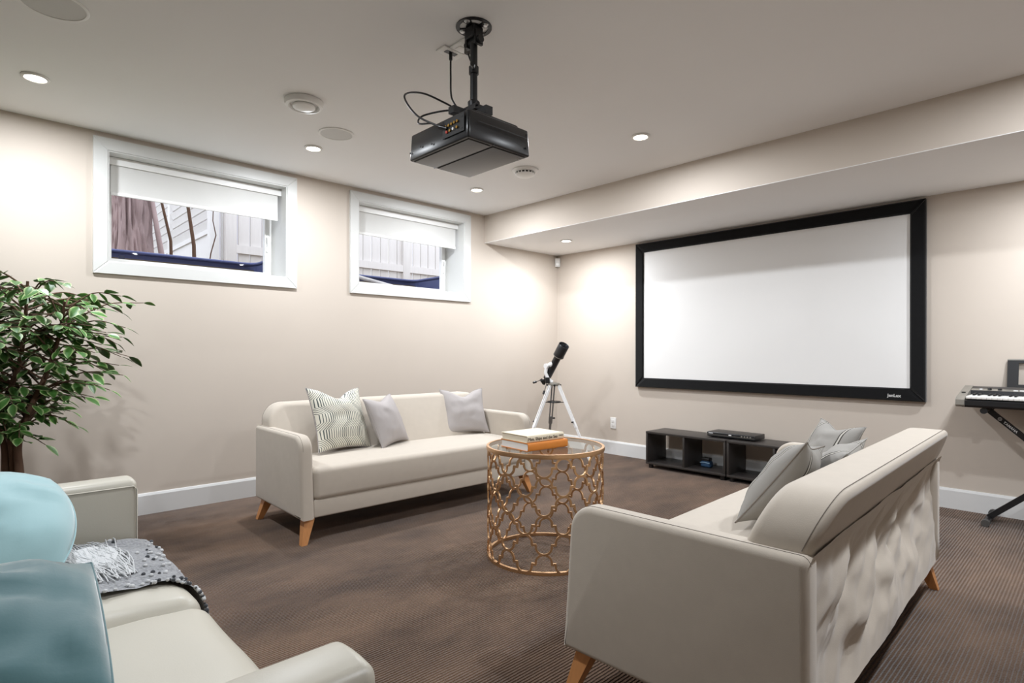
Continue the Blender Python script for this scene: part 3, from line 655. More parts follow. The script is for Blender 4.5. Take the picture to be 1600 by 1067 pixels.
# ------------------------------------------------------------------ cushions
def pillow(name, label, size, thick, m, loc, rz, lean, roll=0, chop=0, back=None, seam=None, group=None, ear=.10, cat='cushion', chopx=0, hh=None, rnd=0, bf=1, wr=1, centre=None):
    hw = size/2; hgt = (hh or size)/2; N = 26
    def P(u, v, s):
        x = hw*u*(1-ear*(1-v*v)*abs(u)**1.5); z = hgt*v*(1-ear*(1-u*u)*abs(v)**1.5)
        x *= math.sqrt(1-rnd*v*v/2); z *= math.sqrt(1-rnd*u*u/2)
        e = max(0, (1-u*u))**.55*max(0, (1-v*v))**.55
        y = s*thick/2*e*(bf if s > 0 else 1)
        if chop:
            g = math.exp(-((u-chopx)/.42)**2)*max(0, (v+.15)/1.15)**1.6 if v > -.15 else 0
            z -= chop*g*hgt; y *= 1+.25*g
        y += wr*.012*e*noise.noise(Vector((u*2.1+loc[0]*7, v*2.3+loc[1]*5, s+2))) + wr*.005*e*noise.noise(Vector((u*6+loc[0]*3, v*5, s*3)))
        return Vector((x, y, z+hgt))
    def co(i): t = -1+2*i; return math.copysign(1-(1-abs(t))**1.35, t) if True else t
    root = empty(name, loc); tag(root, label, cat, group)
    root.rotation_mode = 'XYZ'
    root.matrix_world = Matrix.Translation(loc) @ Matrix.Rotation(rz, 4, 'Z') @ Matrix.Rotation(-lean, 4, 'X') @ Matrix.Rotation(roll, 4, 'Y')
    if back is None or back is m:
        mb = MB(); mb.grid(lambda u, v: P(co(u), co(v), -1), N, N); mb.grid(lambda u, v: P(co(u), co(v), 1), N, N)
        c = mb.build('cover', m, root, 70)
    else:
        c = MB().grid(lambda u, v: P(co(u), co(v), -1), N, N).build('front_cover', m, root, 180, normals=False)
        MB().grid(lambda u, v: P(co(u), co(v), 1), N, N).build('back_cover', back, root, 180, normals=False)
    edge = [P(co(k/N), -1, -1) for k in range(N)] + [P(1, co(k/N), -1) for k in range(N)] + [P(co(1-k/N), 1, -1) for k in range(N)] + [P(-1, co(1-k/N), -1) for k in range(N+1)]
    MB().tube(edge, .0028, 6).build('edge_seam', seam or m, root, 70)
    if centre: MB().tube([P(centre, co(k/N), -1)+Vector((0, -.0004, 0)) for k in range(1, N)], .0022, 6).build('centre_seam', seam or m, root, 70)
    return root
ZS = HS+.012
pillow('cushion', 'cream cushion printed with nested grey lines on the window sofa', .43, .16, M_pattern, (.92, -3.085, ZS), 1.80, .38, .05, chop=.30, back=M_greyp, seam=M_greyp)
pillow('cushion', 'small plain grey cushion beside the printed cushion', .36, .14, M_greyp, (.93, -2.715, ZS), 2.05, .42, -.04, chop=.16)
pillow('cushion', 'plain grey cushion with a dented top in the far sofa corner', .37, .13, M_greyp, (.87, -2.025, ZS), 1.28, .40, .0, chop=.30)
pillow('cushion', 'striped grey cushion leaning at the near end of the sofa turned to the keyboard', .38, .15, M_stripe, (3.40, -2.695, ZS), -1.52, .62, -.20, chop=.03, seam=M_seam, group='striped grey cushions')
pillow('cushion', 'striped grey cushion lying back between two other striped cushions', .37, .13, M_stripe, (3.42, -2.33, ZS), -1.45, .74, .06, chop=.03, group='striped grey cushions')
pillow('cushion', 'striped grey cushion propped in the far corner of the sofa turned to the keyboard', .35, .13, M_stripe, (3.39, -2.03, ZS), -.75, .46, .0, chop=.16, group='striped grey cushions')

# ------------------------------------------------------------------ ivory leather sofa facing the screen
iv = empty('leather_sofa', (2.80, -4.85, 0)); tag(iv, 'ivory leather two seat sofa facing the projection screen', 'sofa')
ax0, ax1 = 2.06-2.80, 3.53-2.80; at = .12; yf = -4.45+4.85; yb = -.56
for s, (a0, a1) in ((-1, (ax0-at, ax0)), (1, (ax1, ax1+at))):
    arm = MB().rbox(a0, a1, yb+.08, yf, .05, .625, .022, (3, 6, 5), 3, lambda x, y, z: (x, y, z+(.006*(1-((x-(a0+a1)/2)/(at/2))**2) if z > .6 else 0))).build('arm', M_leather, iv, 60)
    xi = a1-.001 if s < 0 else a0+.001
    MB().tube([(xi, yb+.2, .606), (xi, yf-.012, .606), (xi, yf-.003, .595), (xi, yf-.003, .1)], .0028, 6).build('piping', M_leather, arm, 60)
MB().rbox(ax0-at, ax1+at, yb-.02, yb+.16, .05, .80, .05, (8, 3, 5), 3).build('back_frame', M_leather, iv, 60)
MB().rbox(ax0, ax1, yb+.12, yf-.02, .06, .27, .015, (6, 4, 2), 2).build('seat_base', M_leather, iv, 60)
mid = 2.715-2.80
for a0, a1 in ((ax0+.004, mid-.002), (mid+.002, ax1-.004)):
    def cfn(x, y, z, a0=a0, a1=a1):
        u = (x-(a0+a1)/2)/((a1-a0)/2); v = (y-(-.02))/.42
        return (x, y, z + (.026*(1-u**4)*max(0, 1-v**4) + .004*noise.noise(Vector((x*6, y*9, 1))) if z > .36 else 0))
    c = MB().rbox(a0, a1, -.30, yf+.035, .262, .418, .055, (14, 14, 3), 4, cfn).build('seat_cushion', M_leather, iv, 70)
    MB().rbox(a0+.01, a1-.01, -.47, -.27, .40, .84, .07, (8, 3, 8), 4, lambda x, y, z: (x, y-.18*(z-.4), z)).build('back_cushion', M_leather, iv, 70)
for sx in (ax0-.06, ax1+.06):
    for sy in (yb+.06, yf-.06): MB().lathe([(.0, 0), (.022, 0), (.026, .052), (0, .052)], 16, (sx, sy, 0)).build('foot', M_blackplastic, iv, 40)
pillow('cushion', 'big teal velvet cushion lying back on the ivory sofa seat', .44, .21, M_teal, (3.17, -4.90, .475), PI/2-.05, 1.31, .0, seam=M_teal, ear=.02, rnd=.15, bf=.3, wr=2.6, centre=.12)
pillow('cushion', 'pale aqua velvet cushion slumped against the far arm of the ivory sofa', .44, .22, M_aqua, (2.46, -4.875, .475), PI/2, 1.06, .0, seam=M_aqua, ear=-.05, rnd=.6, bf=.4, wr=2.2)

# ------------------------------------------------------------------ throw blanket over the seat front
th = empty('throw_blanket', (2.40, -4.43, .45)); tag(th, 'grey marled throw with white fringe hanging over the ivory sofa seat', 'blanket')
def drape(u, v, lift=0):
    # u across the seat (far to near), v from the back over the front edge and down
    x = -.33 + .50*u + .03*math.sin(v*4+1) + .30*max(0, v-.50)*u
    s = v*.56
    cr = .026*max(0, 1-((-4.43-.32+min(s, .28)+4.85+.02)/.42)**4)
    top = .418+cr-.45
    if s < .28: y = -.32+s; z = top
    elif s < .39:
        a = (s-.28)/.11*PI/2; y = -.04+.066*math.sin(a); z = top-.066*(1-math.cos(a))
    else: y = .026+.03*math.sin((s-.39)*7); z = top-.066-(s-.39)*.98
    n = abs(.016*noise.noise(Vector((x*7, s*6, 2))) + .009*noise.noise(Vector((x*17, s*13, 4))))+lift+.006
    if s < .28: z += n
    elif s < .39: y += n*math.sin(a); z += n*math.cos(a)
    else: y += n
    return (x, y, z)
MB().grid(drape, 70, 70).build('woven_cloth', M_throwg, th, 180, normals=False)
MB().grid(lambda u, v: drape(.12+.36*u+.08*v, .02+.30*v+.05*math.sin(u*3), .012), 30, 24).build('folded_corner', M_throww, th, 180, normals=False)
fr = MB()
for k in range(240):
    u0 = random.uniform(.38, .86); v0 = random.uniform(.14, .40); pts = []
    du, dv = random.uniform(-.50, -.22), random.uniform(-.14, .02)
    for i in range(8):
        t = i/7; pts.append(Vector(drape(max(0, u0+du*t), v0+dv*t+.012*math.sin(t*4+k), .003+.007*math.sin(PI*t)+.003*random.random())))
    fr.tube(pts, [.0018, .0018, .0018, .0016, .0016, .0016, .0014, .001], 5)
tag(fr.build('fringe', M_throww, th, 80), kind='stuff')
tf = MB(); tw = MB()
for k in range(150):
    u, v = random.random(), random.random(); c = Vector(drape(u, v, .002)); mb = tf if k % 3 == 0 else tw
    r = random.uniform(.004, .008); mb.lathe([(0, -r*.6), (r*.8, -r*.4), (r, 0), (r*.7, r*.6), (0, r*.9)], 7, tuple(c))
for k in range(90):
    c = Vector(drape(.985+.02*random.random(), .40+.6*random.random(), .003)); r = random.uniform(.003, .0065); (tw if k % 2 else tf).lathe([(0, -r), (r*.8, -r*.6), (r, 0), (r*.8, r*.6), (0, r)], 7, tuple(c))
tag(tf.build('dark_tufts', M_throwd, th, 60), kind='stuff'); tag(tw.build('white_tufts', M_throww, th, 60), kind='stuff')

# ------------------------------------------------------------------ round lattice table
TR, THT = .303, .575
tb = empty('lattice_table', (2.30, -2.665, 0)); tag(tb, 'round brass lattice drum table with a glass top', 'table')
MB().lathe([(TR-.012, 0), (TR+.003, 0), (TR+.003, .016), (TR-.012, .016)], 64, closed=True).build('base_ring', M_gold, tb, 40)
MB().lathe([(TR-.006, THT-.020), (TR+.007, THT-.020), (TR+.009, THT-.010), (TR+.007, THT+.001), (TR-.006, THT+.001)], 64, closed=True).build('top_rim', M_gold, tb, 40)
MB().lathe([(0, THT-.009), (TR-.0065, THT-.009), (TR-.0065, THT-.001), (0, THT-.001)], 64).build('glass_top', M_tglass, tb, 30)
def strand(sgn, dz):
    dx, r = 2*PI*TR/20, .40*dz; rx = .40*dx
    pts = [(rx*math.sin(a), r-r*math.cos(a)) for a in [PI/2*k/7 for k in range(8)]]
    pts += [(rx, dz*.5), (dx-rx, dz*.5)]
    pts += [(dx-rx*math.cos(a), dz-r+r*math.sin(a)) for a in [PI/2*k/7 for k in range(8)]]
    hwid, hr = .0048, .005; vs = []; n = len(pts)
    for i in range(n):
        a = Vector(pts[max(0, i-1)]); b = Vector(pts[min(n-1, i+1)]); d = (b-a).normalized()
        c0 = Vector(pts[i]); nn = Vector((-d.y, d.x))
        if 7 <= i <= 10: nn = nn*1.25
        for o, rr in ((-hwid, TR-hr), (hwid, TR-hr), (hwid, TR+hr*.6), (-hwid, TR+hr*.6)):
            q = c0+nn*o; ang = sgn*q.x/TR; vs.append((rr*math.sin(ang), -rr*math.cos(ang), q.y))
    fs = [(4*i+j, 4*i+(j+1) % 4, 4*i+4+(j+1) % 4, 4*i+4+j) for i in range(n-1) for j in range(4)] + [(0, 1, 2, 3), (4*n-4, 4*n-3, 4*n-2, 4*n-1)]
    return MB().add(vs, fs).mesh('lattice_strand', M_gold, 35)
dz = (THT-.018-.008)/6
stm = {1: strand(1, dz), -1: strand(-1, dz)}
a00 = YAW - .078   # one column of nodes a touch left of the line to the camera
for k in range(6):
    for j in range(10):
        ang = a00 + (2*PI/20)*(2*j+((k+1) % 2))
        for sg in (1, -1):
            o = bpy.data.objects.new('lattice_strand', stm[sg]); COL.objects.link(o); o.parent = tb; o.location = (0, 0, .008+dz*k); o.rotation_euler = (0, 0, ang)

# ------------------------------------------------------------------ books on the table
def book(name, label, w, d, h, m, paper, loc, rz):
    # spine along local -y, page block behind it, covers overhang a little
    t = empty(name, loc, rz); tag(t, label, 'book')
    MB().box(-w/2, w/2, -d/2+.002, d/2, 0, .0028).build('lower_cover', m, t, 0); MB().box(-w/2, w/2, -d/2+.002, d/2, h-.0028, h).build('upper_cover', m, t, 0)
    def sp(u, v): a = -PI/2+PI*v; return (-w/2+w*u, -d/2+.003-.006*math.cos(a), h/2+h/2*math.sin(a)*1.0)
    MB().grid(sp, 1, 8).grid(lambda u, v: (lambda p: (p[0], p[1]+.0025, p[2]))(sp(u, v)), 1, 8).build('spine', m, t, 60, normals=False)
    MB().box(-w/2+.004, w/2-.004, -d/2+.004, d/2-.005, .0028, h-.0028).build('page_block', paper, t, 0)
    return t
bk1 = book('book', 'orange cloth hardback lying on the glass table under the cream book', .27, .215, .040, M_orange, M_paperw, (2.297, -2.745, THT+.001), 1.483)
bk2 = book('book', 'cream hardback with brown spine lettering on top of the orange book', .25, .205, .034, M_cream, M_paper, (2.290, -2.752, THT+.0415), 1.50)
for x in (-.11, .11): MB().box(x-.001, x+.001, -.1086, -.1076, .006, .034).build('spine_rule', M_cream, bk1, 0)
MB().box(-.06, .10, -.1090, -.1080, .019, .0205).build('spine_rule', M_cream, bk1, 0)
text('spine_title', 'Men, Ships and the Sea', .0215, M_ink, bk2, frame((-.022, -.1060, .0170), (1, 0, 0), (0, 0, 1)), .0006)
text('spine_imprint', 'National', .008, M_ink, bk2, frame((.104, -.1060, .0205), (1, 0, 0), (0, 0, 1)), .0006)

# ------------------------------------------------------------------ low open media bench: two units
def bench(lab):
    t = empty('media_bench'); tag(t, lab, 'bench', 'low media benches under the screen')
    w, d, h, l, k = .763, .325, .300, .036, .018
    MB().rbox(-w/2, w/2, -d/2, d/2, l+h-k, l+h, .0015, (1, 1, 1), 1).build('top_panel', M_bench, t, 30)
    MB().rbox(-w/2, w/2, -d/2, d/2, l, l+k, .0015, (1, 1, 1), 1).build('bottom_panel', M_bench, t, 30)
    for x in (-w/2+k/2, 0, w/2-k/2): MB().rbox(x-k/2, x+k/2, -d/2+.002, d/2-.002, l+k, l+h-k, .0015, (1, 1, 1), 1).build('upright_panel', M_bench, t, 30)
    for sx in (-1, 1):
        for sy in (-1, 1): MB().lathe([(0, 0), (.02, 0), (.022, .006), (.022, l), (0, l)], 16, (sx*(w/2-.035), sy*(d/2-.035), 0)).build('foot', M_blackplastic, t, 40)
    return t
b1 = bench('open black brown bench unit under the screen holding the small blue pouch'); b1.location = (1.787, -.185, 0)
b2 = copy_tree(b1); b2.location = (2.561, -.185, 0); b2['label'] = 'open black brown bench unit under the screen, half hidden by the linen sofa'
dv = empty('disc_player', (2.165, -.150, .336)); tag(dv, 'flat black disc player lying on the media benches', 'disc player')
MB().rbox(-.205, .205, -.092, .098, .006, .046, .003, (1, 1, 1), 2).build('case', M_blackplastic, dv, 40)
MB().rbox(-.205, .205, -.105, -.091, .009, .045, .004, (2, 1, 1), 2).build('front_panel', M_projbody, dv, 40)
MB().box(-.205, .205, -.1065, -.104, .0225, .0245).build('chrome_strip', M_silver, dv, 0)
MB().box(-.19, -.15, -.1058, -.1045, .033, .039).build('badge', M_label, dv, 0); MB().box(-.012, .012, -.1058, -.1045, .028, .037).build('disc_logo', M_label, dv, 0)
for k in range(4): MB().tube([(.10+.024*k, -.108, .032), (.10+.024*k, -.104, .032)], .0065, 10).build('button', M_silver, dv, 40)
for sx in (-1, 1):
    for sy in (-1, 1): MB().lathe([(0, 0), (.010, 0), (.010, .007), (0, .007)], 10, (sx*.17, sy*.07, 0)).build('foot', M_blackplastic, dv, 40)
po = empty('small_pouch', (1.915, -.17, .054)); tag(po, 'small blue pouch with a dark flap inside the media bench', 'pouch')
MB().rbox(-.05, .05, -.035, .035, 0, .062, .02, (3, 3, 3), 3, lambda x, y, z: (x*(1-.15*(z/.06)), y, z)).build('body', M_blue, po, 60)
MB().rbox(-.043, .036, -.037, .037, .052, .085, .012, (3, 3, 2), 3, lambda x, y, z: (x+.1*(z-.05), y*.8, z)).build('flap', M_blackplastic, po, 60)
MB().tube([(-.045, -.036, .04), (0, -.037, .046), (.045, -.036, .04)], .003, 6).build('zip', mat('pale_zip', (140, 170, 190), .5), po, 60)

# ------------------------------------------------------------------ telescope on a tripod
te = empty('telescope', (.577, -.69, 0)); tag(te, 'black refractor telescope on a white tripod in the room corner', 'telescope')
fwd = Vector((-_f.x, -_f.y, 0)); rgt = _r0.copy()     # towards the viewer's side of the room, and along the picture
hub = Vector((0, 0, .76))
def tp(r, f, z): return rgt*r + fwd*f + Vector((0, 0, z))
for (r, f, m) in ((.335, .19, M_chrome), (-.335, .19, M_chrome), (-.035, -.38, M_shadedleg)):
    top = tp(r*.13, f*.13, .735); foot = tp(r, f, .012); mid_ = top.lerp(foot, .48); d = (foot-top).normalized()
    side = d.cross(Vector((0, 0, 1))).normalized()
    leg = empty('tripod_leg', (0, 0, 0), 0, te)
    def bar(a, b, wid, th_, name, mm):
        n2 = side.cross(d); vs = [p + side*sa*wid + n2*sb*th_ for p in (a, b) for sa, sb in ((-1, -1), (1, -1), (1, 1), (-1, 1))]
        MB().add(vs, [(0, 1, 2, 3), (4, 5, 6, 7)]+[(k, (k+1) % 4, 4+(k+1) % 4, 4+k) for k in range(4)]).build(name, mm, leg, 0)
    bar(top - side*.013, mid_ - side*.013 + d*.06, .006, .010, 'upper_rail', m); bar(top + side*.013, mid_ + side*.013 + d*.06, .006, .010, 'upper_rail', m)
    bar(mid_ - d*.02, foot - d*.01, .0115, .009, 'lower_tube', m)
    MB().tube([foot-d*.02, foot], [.014, .010], 10).build('rubber_tip', M_blackplastic, leg, 40)
    MB().tube([mid_+side*.02, mid_+side*.045], .008, 8).build('clamp_knob', M_blackplastic, leg, 40)
    MB().tube([top.lerp(foot, .22), tp(r*.16, f*.16, .57)], .004, 6).build('spreader', M_blackplastic, leg, 40)
MB().lathe([(0, .566), (.066, .566), (.070, .572), (.066, .580), (.050, .576), (.0, .574)], 28).build('accessory_tray', M_blackplastic, te, 40)
MB().lathe([(0, .730), (.055, .730), (.060, .742), (.056, .758), (.03, .768), (0, .768)], 24).build('tripod_hub', M_silver, te, 40)
for k in range(3): 
    a = YAW+2*PI*k/3+.5; MB().tube([(.05*math.cos(a), .05*math.sin(a), .742), (.078*math.cos(a), .078*math.sin(a), .735)], .010, 8).build('hinge_bolt', M_blackplastic, te, 40)
# yoke mount
MB().tube([tp(-.02, 0, .765), tp(-.06, .0, .80), tp(-.085, .0, .86), tp(-.075, 0, .92)], [.020, .018, .017, .018], 12).lathe([(0, -.02), (.026, -.02), (.026, .02), (0, .02)], 18, mtx=Matrix.Translation(tp(-.072, 0, .925)) @ Matrix.Rotation(PI/2, 4, 'X')).build('yoke_arm', M_chrome, te, 50)
MB().tube([tp(-.05, .02, .935), tp(-.015, .02, .95)], .022, 14).build('altitude_clamp', M_chrome, te, 50)
ta = tp(-.085, -.10, .765); tc_ = tp(.088, .13, 1.135); dr_ = (tc_-ta).normalized()
def along(t): return ta + (tc_-ta)*t
MB().tube([along(.10), along(.74)], .036, 24).build('optical_tube', M_projbody, te, 50)
MB().lathe([(.045, .0), (.052, .003), (.053, .0), (.053, .135), (.050, .138), (.047, .135), (.046, .03), (0, .03), (0, .0)], 32, mtx=frame(tuple(along(.70)), dr_.cross(Vector((0, 0, 1))), dr_.cross(dr_.cross(Vector((0, 0, 1))))) if False else Matrix.Translation(along(.70)) @ dr_.to_track_quat('Z', 'Y').to_matrix().to_4x4()).build('dew_shield', M_projbody, te, 50)
MB().lathe([(.0535, .0), (.056, .0), (.056, .006), (.0535, .006)], 32, mtx=Matrix.Translation(along(.705)) @ dr_.to_track_quat('Z', 'Y').to_matrix().to_4x4(), closed=True).build('trim_ring', M_silver, te, 50)
MB().tube([along(.105), along(0)], [.022, .020], 18).tube([along(0), along(0)-dr_*.03], .014, 14).build('focuser', M_blackplastic, te, 50)
MB().tube([along(.03)+rgt*.0-fwd*.0, along(.03)-rgt*.05], .012, 12).build('focus_knob', M_blackplastic, te, 50)
MB().tube([along(-.06), along(-.06)+Vector((0, 0, .05))-rgt*.03], .014, 14).build('eyepiece', M_blackplastic, te, 50)
for pts in ([tp(-.07, .0, .80), tp(-.13, .05, .79), tp(-.18, .08, .775)], [tp(-.07, .0, .77), tp(-.085, .06, .73), tp(-.10, .07, .685)]):
    MB().tube(smooth_path(pts, 5), .0035, 6).tube([Vector(pts[-1]), Vector(pts[-1])+(Vector(pts[-1])-Vector(pts[-2])).normalized()*.035], .011, 10).build('slow_motion_cable', M_blackplastic, te, 50)
MB().rbox(-.02, .02, -.02, .02, -.03, .03, .006, (1, 1, 1)).build('gear_box', M_blackplastic, te, 50, tuple(tp(-.065, .01, .785)), (0, 0, YAW))

# ------------------------------------------------------------------ keyboard on an X stand
KX = 4.19
st = empty('keyboard_stand', (KX, -.20, 0)); tag(st, 'black folding X stand carrying the keyboard', 'stand')
legs = []
for s, yy in ((1, -.016), (-1, .016)):
    a = Vector((-.355*s, yy, .030)); b = Vector((.362*s, yy, .703)); d = (b-a).normalized(); n2 = Vector((-d.z, 0, d.x))
    vs = [p + n2*q + Vector((0, e, 0)) for p in (a, b) for q, e in ((-.016, -.013), (.016, -.013), (.016, .013), (-.016, .013))]
    lg = MB().add(vs, [(0, 1, 2, 3), (4, 5, 6, 7)]+[(k, (k+1) % 4, 4+(k+1) % 4, 4+k) for k in range(4)]).build('leg_bar', M_blackmetal, st, 0); legs.append((lg, a, b, d))
    MB().tube([(-.355*s, -.155, .020), (-.355*s, .155, .020)], .0165, 14).build('floor_bar', M_blackmetal, st, 50)
    for e in (-.155, .155): MB().tube([(-.355*s, e-.022, .0215), (-.355*s, e+.022, .0215)], .0212, 14).build('rubber_foot', mat('grey_rubber', (70, 68, 66), .7), st, 50)
    MB().tube([(.362*s, -.165, .709), (.362*s, .150, .709)], .014, 14).build('support_arm', M_blackmetal, st, 50)
    for e in (-.165, .150): MB().tube([(.362*s, e-.018, .709), (.362*s, e+.018, .709)], .0185, 14).build('arm_grip', M_blackplastic, st, 50)
MB().tube([(0, -.05, .366), (0, .04, .366)], .028, 18).build('pivot_disc', M_blackplastic, st, 50)
lg, a, b, d = legs[1]
c = b.lerp(a, .150); tx = -d
mt = frame((c.x, -.0138+.016-.0005, c.z), (tx.x, 0, tx.z), (-tx.z, 0, tx.x))
text('maker_name', 'YAMAHA', .0205, M_label, lg, mt, .0004, 1.05, .0006)
cc = b.lerp(a, .080)
MB().lathe([(.0085, 0), (.0105, 0), (.0105, .0008), (.0085, .0008)], 20, closed=True, mtx=Matrix.Translation((cc.x, .0022, cc.z)) @ Matrix.Rotation(PI/2, 4, 'X')).box(cc.x-.001, cc.x+.001, .0012, .0022, cc.z-.008, cc.z+.008).box(cc.x-.007, cc.x+.007, .0012, .0022, cc.z-.001, cc.z+.001).build('maker_emblem', M_label, lg, 0)

kb = empty('keyboard', (KX, -.215, .7275)); tag(kb, 'silver and black electronic keyboard with music rest by the screen wall', 'keyboard')
KW = .497
prof = [(-.185, .012), (-.178, 0), (.16, 0), (.175, .012), (.175, .108), (.150, .116), (.045, .094), (.035, .062), (-.165, .046), (-.185, .040)]
vs = [(x, p, q) for x in (-KW+.03, KW-.03) for p, q in prof]; n = len(prof)
MB().add(vs, [(k, (k+1) % n, n+(k+1) % n, n+k) for k in range(n)]+[tuple(range(n)), tuple(range(n, 2*n))]).build('case', M_blackplastic, kb, 0)
endp = [(-.192, .014), (-.184, .002), (.16, .0), (.178, .012), (.178, .112), (.150, .120), (.045, .100), (-.165, .060), (-.190, .046)]
for s in (-1, 1):
    x0, x1 = (-KW, -KW+.045) if s < 0 else (KW-.045, KW)
    MB().slab(endp, 'x', x0, x1, .003, 2).build('end_cheek', M_silver, kb, 30)
MB().tube([(-KW+.022, -.05, .082), (-KW+.022, -.05, .088)], .011, 14).build('pitch_wheel_cap', M_blackplastic, kb, 40)
def on_panel(y): return .094+(.116-.094)*(y-.045)/(.150-.045)
MB().add([(x, y, on_panel(y)+.0006) for x in (-KW+.046, KW-.046) for y in (.046, .150)], [(0, 1, 3, 2)]).build('control_panel', M_silver, kb, 0)
MB().add([(x, y, on_panel(y)+.0012) for x in (-KW+.046, KW-.046) for y in (.092, .149)], [(0, 1, 3, 2)]).build('speaker_grille', mat('dark_grille', (70, 66, 63), .7, bump=.3, bscale=600), kb, 0)
for k, x in enumerate((-.36, -.31)): MB().lathe([(0, 0), (.011, 0), (.009, .012), (0, .012)], 14, (x, .07, on_panel(.07))).build('dial', M_blackplastic, kb, 40)
MB().rbox(-.41, -.395, .062, .072, .098, .106, .002, (1, 1, 1)).build('power_button', M_label, kb, 40)
for k in range(8): MB().rbox(-.245+.03*k, -.223+.03*k, .058, .066, .096, .103, .002, (1, 1, 1)).build('button', M_label, kb, 40)
wk = MB(); bk = MB(); kw_ = (2*KW-.10)/36
for k in range(36):
    x = -KW+.05+kw_*k; wk.rbox(x+.0005, x+kw_-.0005, -.176, .034, .052, .068, .0015, (1, 1, 1), 1)
    if k % 7 in (0, 1, 3, 4, 5) and k < 35: bk.rbox(x+kw_-.006, x+kw_+.006, -.075, .034, .068, .080, .002, (1, 1, 1), 1)
tag(wk.build('white_keys', M_key, kb, 30), kind='stuff'); tag(bk.build('black_keys', M_blackplastic, kb, 30), kind='stuff')
mr = MB(); rx0, rx1, ry = -.285, .285, .16
for (x0, x1, z0, z1) in ((rx0, rx1, .110, .135), (rx0, rx1, .275, .292), (rx0, rx0+.055, .135, .275), (rx1-.055, rx1, .135, .275)): mr.box(x0, x1, ry-.004, ry+.004, z0, z1, Matrix.Translation((0, ry, .11)) @ Matrix.Rotation(-.22, 4, 'X') @ Matrix.Translation((0, -ry, -.11)))
mr.build('music_rest', M_blackplastic, kb, 0)
MB().box(rx0, rx1, ry-.006, ry+.006, .292, .300, Matrix.Translation((0, ry, .11)) @ Matrix.Rotation(-.22, 4, 'X') @ Matrix.Translation((0, -ry, -.11))).build('music_rest_cap', M_silver, kb, 0)

# ------------------------------------------------------------------ ficus tree
fi = empty('ficus_plant', (.55, -4.715, 0)); tag(fi, 'tall artificial ficus with variegated leaves by the window wall', 'plant')
MB().lathe([(0, 0), (.11, 0), (.135, .02), (.155, .22), (.165, .235), (.158, .245), (.145, .235), (.140, .20), (0, .20)], 32).build('pot', M_pot, fi, 40)
MB().lathe([(0, .198), (.14, .198), (.13, .207), (0, .212)], 24).build('moss', mat('dry_moss', (92, 84, 52), 1, var=.4, vscale=40, bump=.8, bscale=60), fi, 40)
stems = [[(-.02, .0, .2), (-.01, .01, .45), (.0, .0, .62), (-.03, -.02, .8), (-.02, .03, 1.0), (.02, .05, 1.2), (.03, .06, 1.42)],
         [(.02, .015, .2), (.035, .03, .42), (.02, .025, .6), (.05, .07, .78), (.08, .13, .95), (.10, .18, 1.15), (.12, .20, 1.32)],
         [(.0, -.02, .2), (-.02, -.02, .45), (-.03, -.03, .62), (-.05, -.10, .8), (-.06, -.16, 1.0), (-.04, -.2, 1.25)]]
tk = MB()
for s in stems:
    P = smooth_path(s, 6); tk.tube(P, [.022-.016*i/len(P) for i in range(len(P))], 9)
tk.build('trunk', M_bark, fi, 60)
lm = bpy.data.meshes.new('leaf')
lv = []; lf = []; luv = []
prof = [(0, .0), (.012, .2), (.0175, .42), (.0150, .65), (.0075, .86), (0, 1)]
for i, (wd, t) in enumerate(prof):
    L_ = .066*t; z = -.010*t*t
    for sx, k in ((-1, 1), (-.5, .5), (0, 0), (.5, .5), (1, 1)): lv.append((wd*sx, L_, z+.18*wd*abs(sx))); luv.append((k, t))
for i in range(len(prof)-1):
    for j in range(4): lf.append((5*i+j, 5*i+j+1, 5*i+6+j, 5*i+5+j))
lm.from_pydata(lv, [], lf); lm.materials.append(M_leaf); uvl = lm.uv_layers.new(name='UVMap')
for lp in lm.loops: uvl.data[lp.index].uv = luv[lp.vertex_index]
lm.polygons.foreach_set('use_smooth', [True]*len(lm.polygons))
br = MB(); spots = []
rnd = random.Random(3)
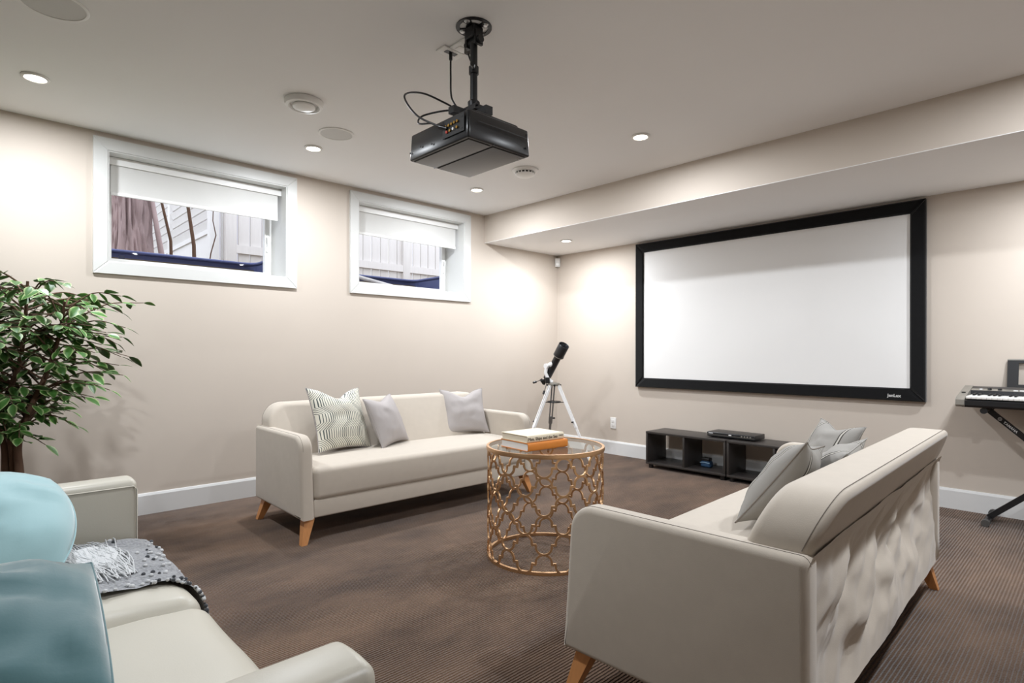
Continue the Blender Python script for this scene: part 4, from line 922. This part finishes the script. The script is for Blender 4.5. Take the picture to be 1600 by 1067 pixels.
for k in range(150):
    s = rnd.choice(stems); t = rnd.uniform(.38, 1.0); P = smooth_path(s, 6); o = P[int(t*(len(P)-1))]
    az = rnd.uniform(0, 2*PI); hh = o.z
    ln = (.20+.16*math.sin(PI*min(1, max(0, (hh-.55)/1.0))))*rnd.uniform(.75, 1.25)
    d = Vector((math.cos(az), math.sin(az), rnd.uniform(.1, .55)))
    tip = o + d*ln; tip.z -= .05
    if tip.x < -.47: tip.x = -.47
    pts = smooth_path([o, o+d*ln*.5+Vector((0, 0, .03)), tip], 5)
    br.tube(pts, [.005-.0035*i/len(pts) for i in range(len(pts))], 5)
    nl = 8
    for q in range(nl):
        f = .28+.72*q/(nl-1); c = pts[min(len(pts)-1, int(f*(len(pts)-1)))]
        side = (-1)**q; la_ = az+side*rnd.uniform(.4, 1.1)*(1 if q < nl-1 else .1)
        spots.append((c, la_, rnd.uniform(-.75, .15), rnd.uniform(-.5, .5), rnd.uniform(.95, 1.45)))
br.build('branches', M_bark, fi, 60)
# the leaves that face the open room are single leaves, the rest one mass of foliage
def lmat(sp): c, az, pit, rol, sc_ = sp; return Matrix.Translation(c) @ Matrix.Rotation(az-PI/2, 4, 'Z') @ Matrix.Rotation(pit, 4, 'X') @ Matrix.Rotation(rol, 4, 'Y') @ Matrix.Scale(sc_, 4)
def ok(sp): m_ = lmat(sp); return (m_ @ Vector((0, .066, -.01))).x > -.53 and (m_ @ Vector((0, .03, 0))).x > -.535
spots = [s for s in spots if ok(s)]
spots.sort(key=lambda s: -(s[0].y+.4*s[0].x))
for sp in spots[:300]:
    o = bpy.data.objects.new('leaf', lm); COL.objects.link(o); o.parent = fi; o.matrix_local = lmat(sp)
mb = MB(); uvs = []
for sp in spots[300:]:
    m_ = lmat(sp); mb.add([m_ @ Vector(v) for v in lv], lf)
if spots[300:]:
    me = bpy.data.meshes.new('foliage'); me.from_pydata(mb.v, [], mb.f); me.materials.append(M_leaf); ul = me.uv_layers.new(name='UVMap')
    for lp in me.loops: ul.data[lp.index].uv = luv[lp.vertex_index % len(luv)]
    me.polygons.foreach_set('use_smooth', [True]*len(me.polygons))
    o = bpy.data.objects.new('foliage', me); COL.objects.link(o); o.parent = fi; o['kind'] = 'stuff'
bpy.context.view_layer.update()
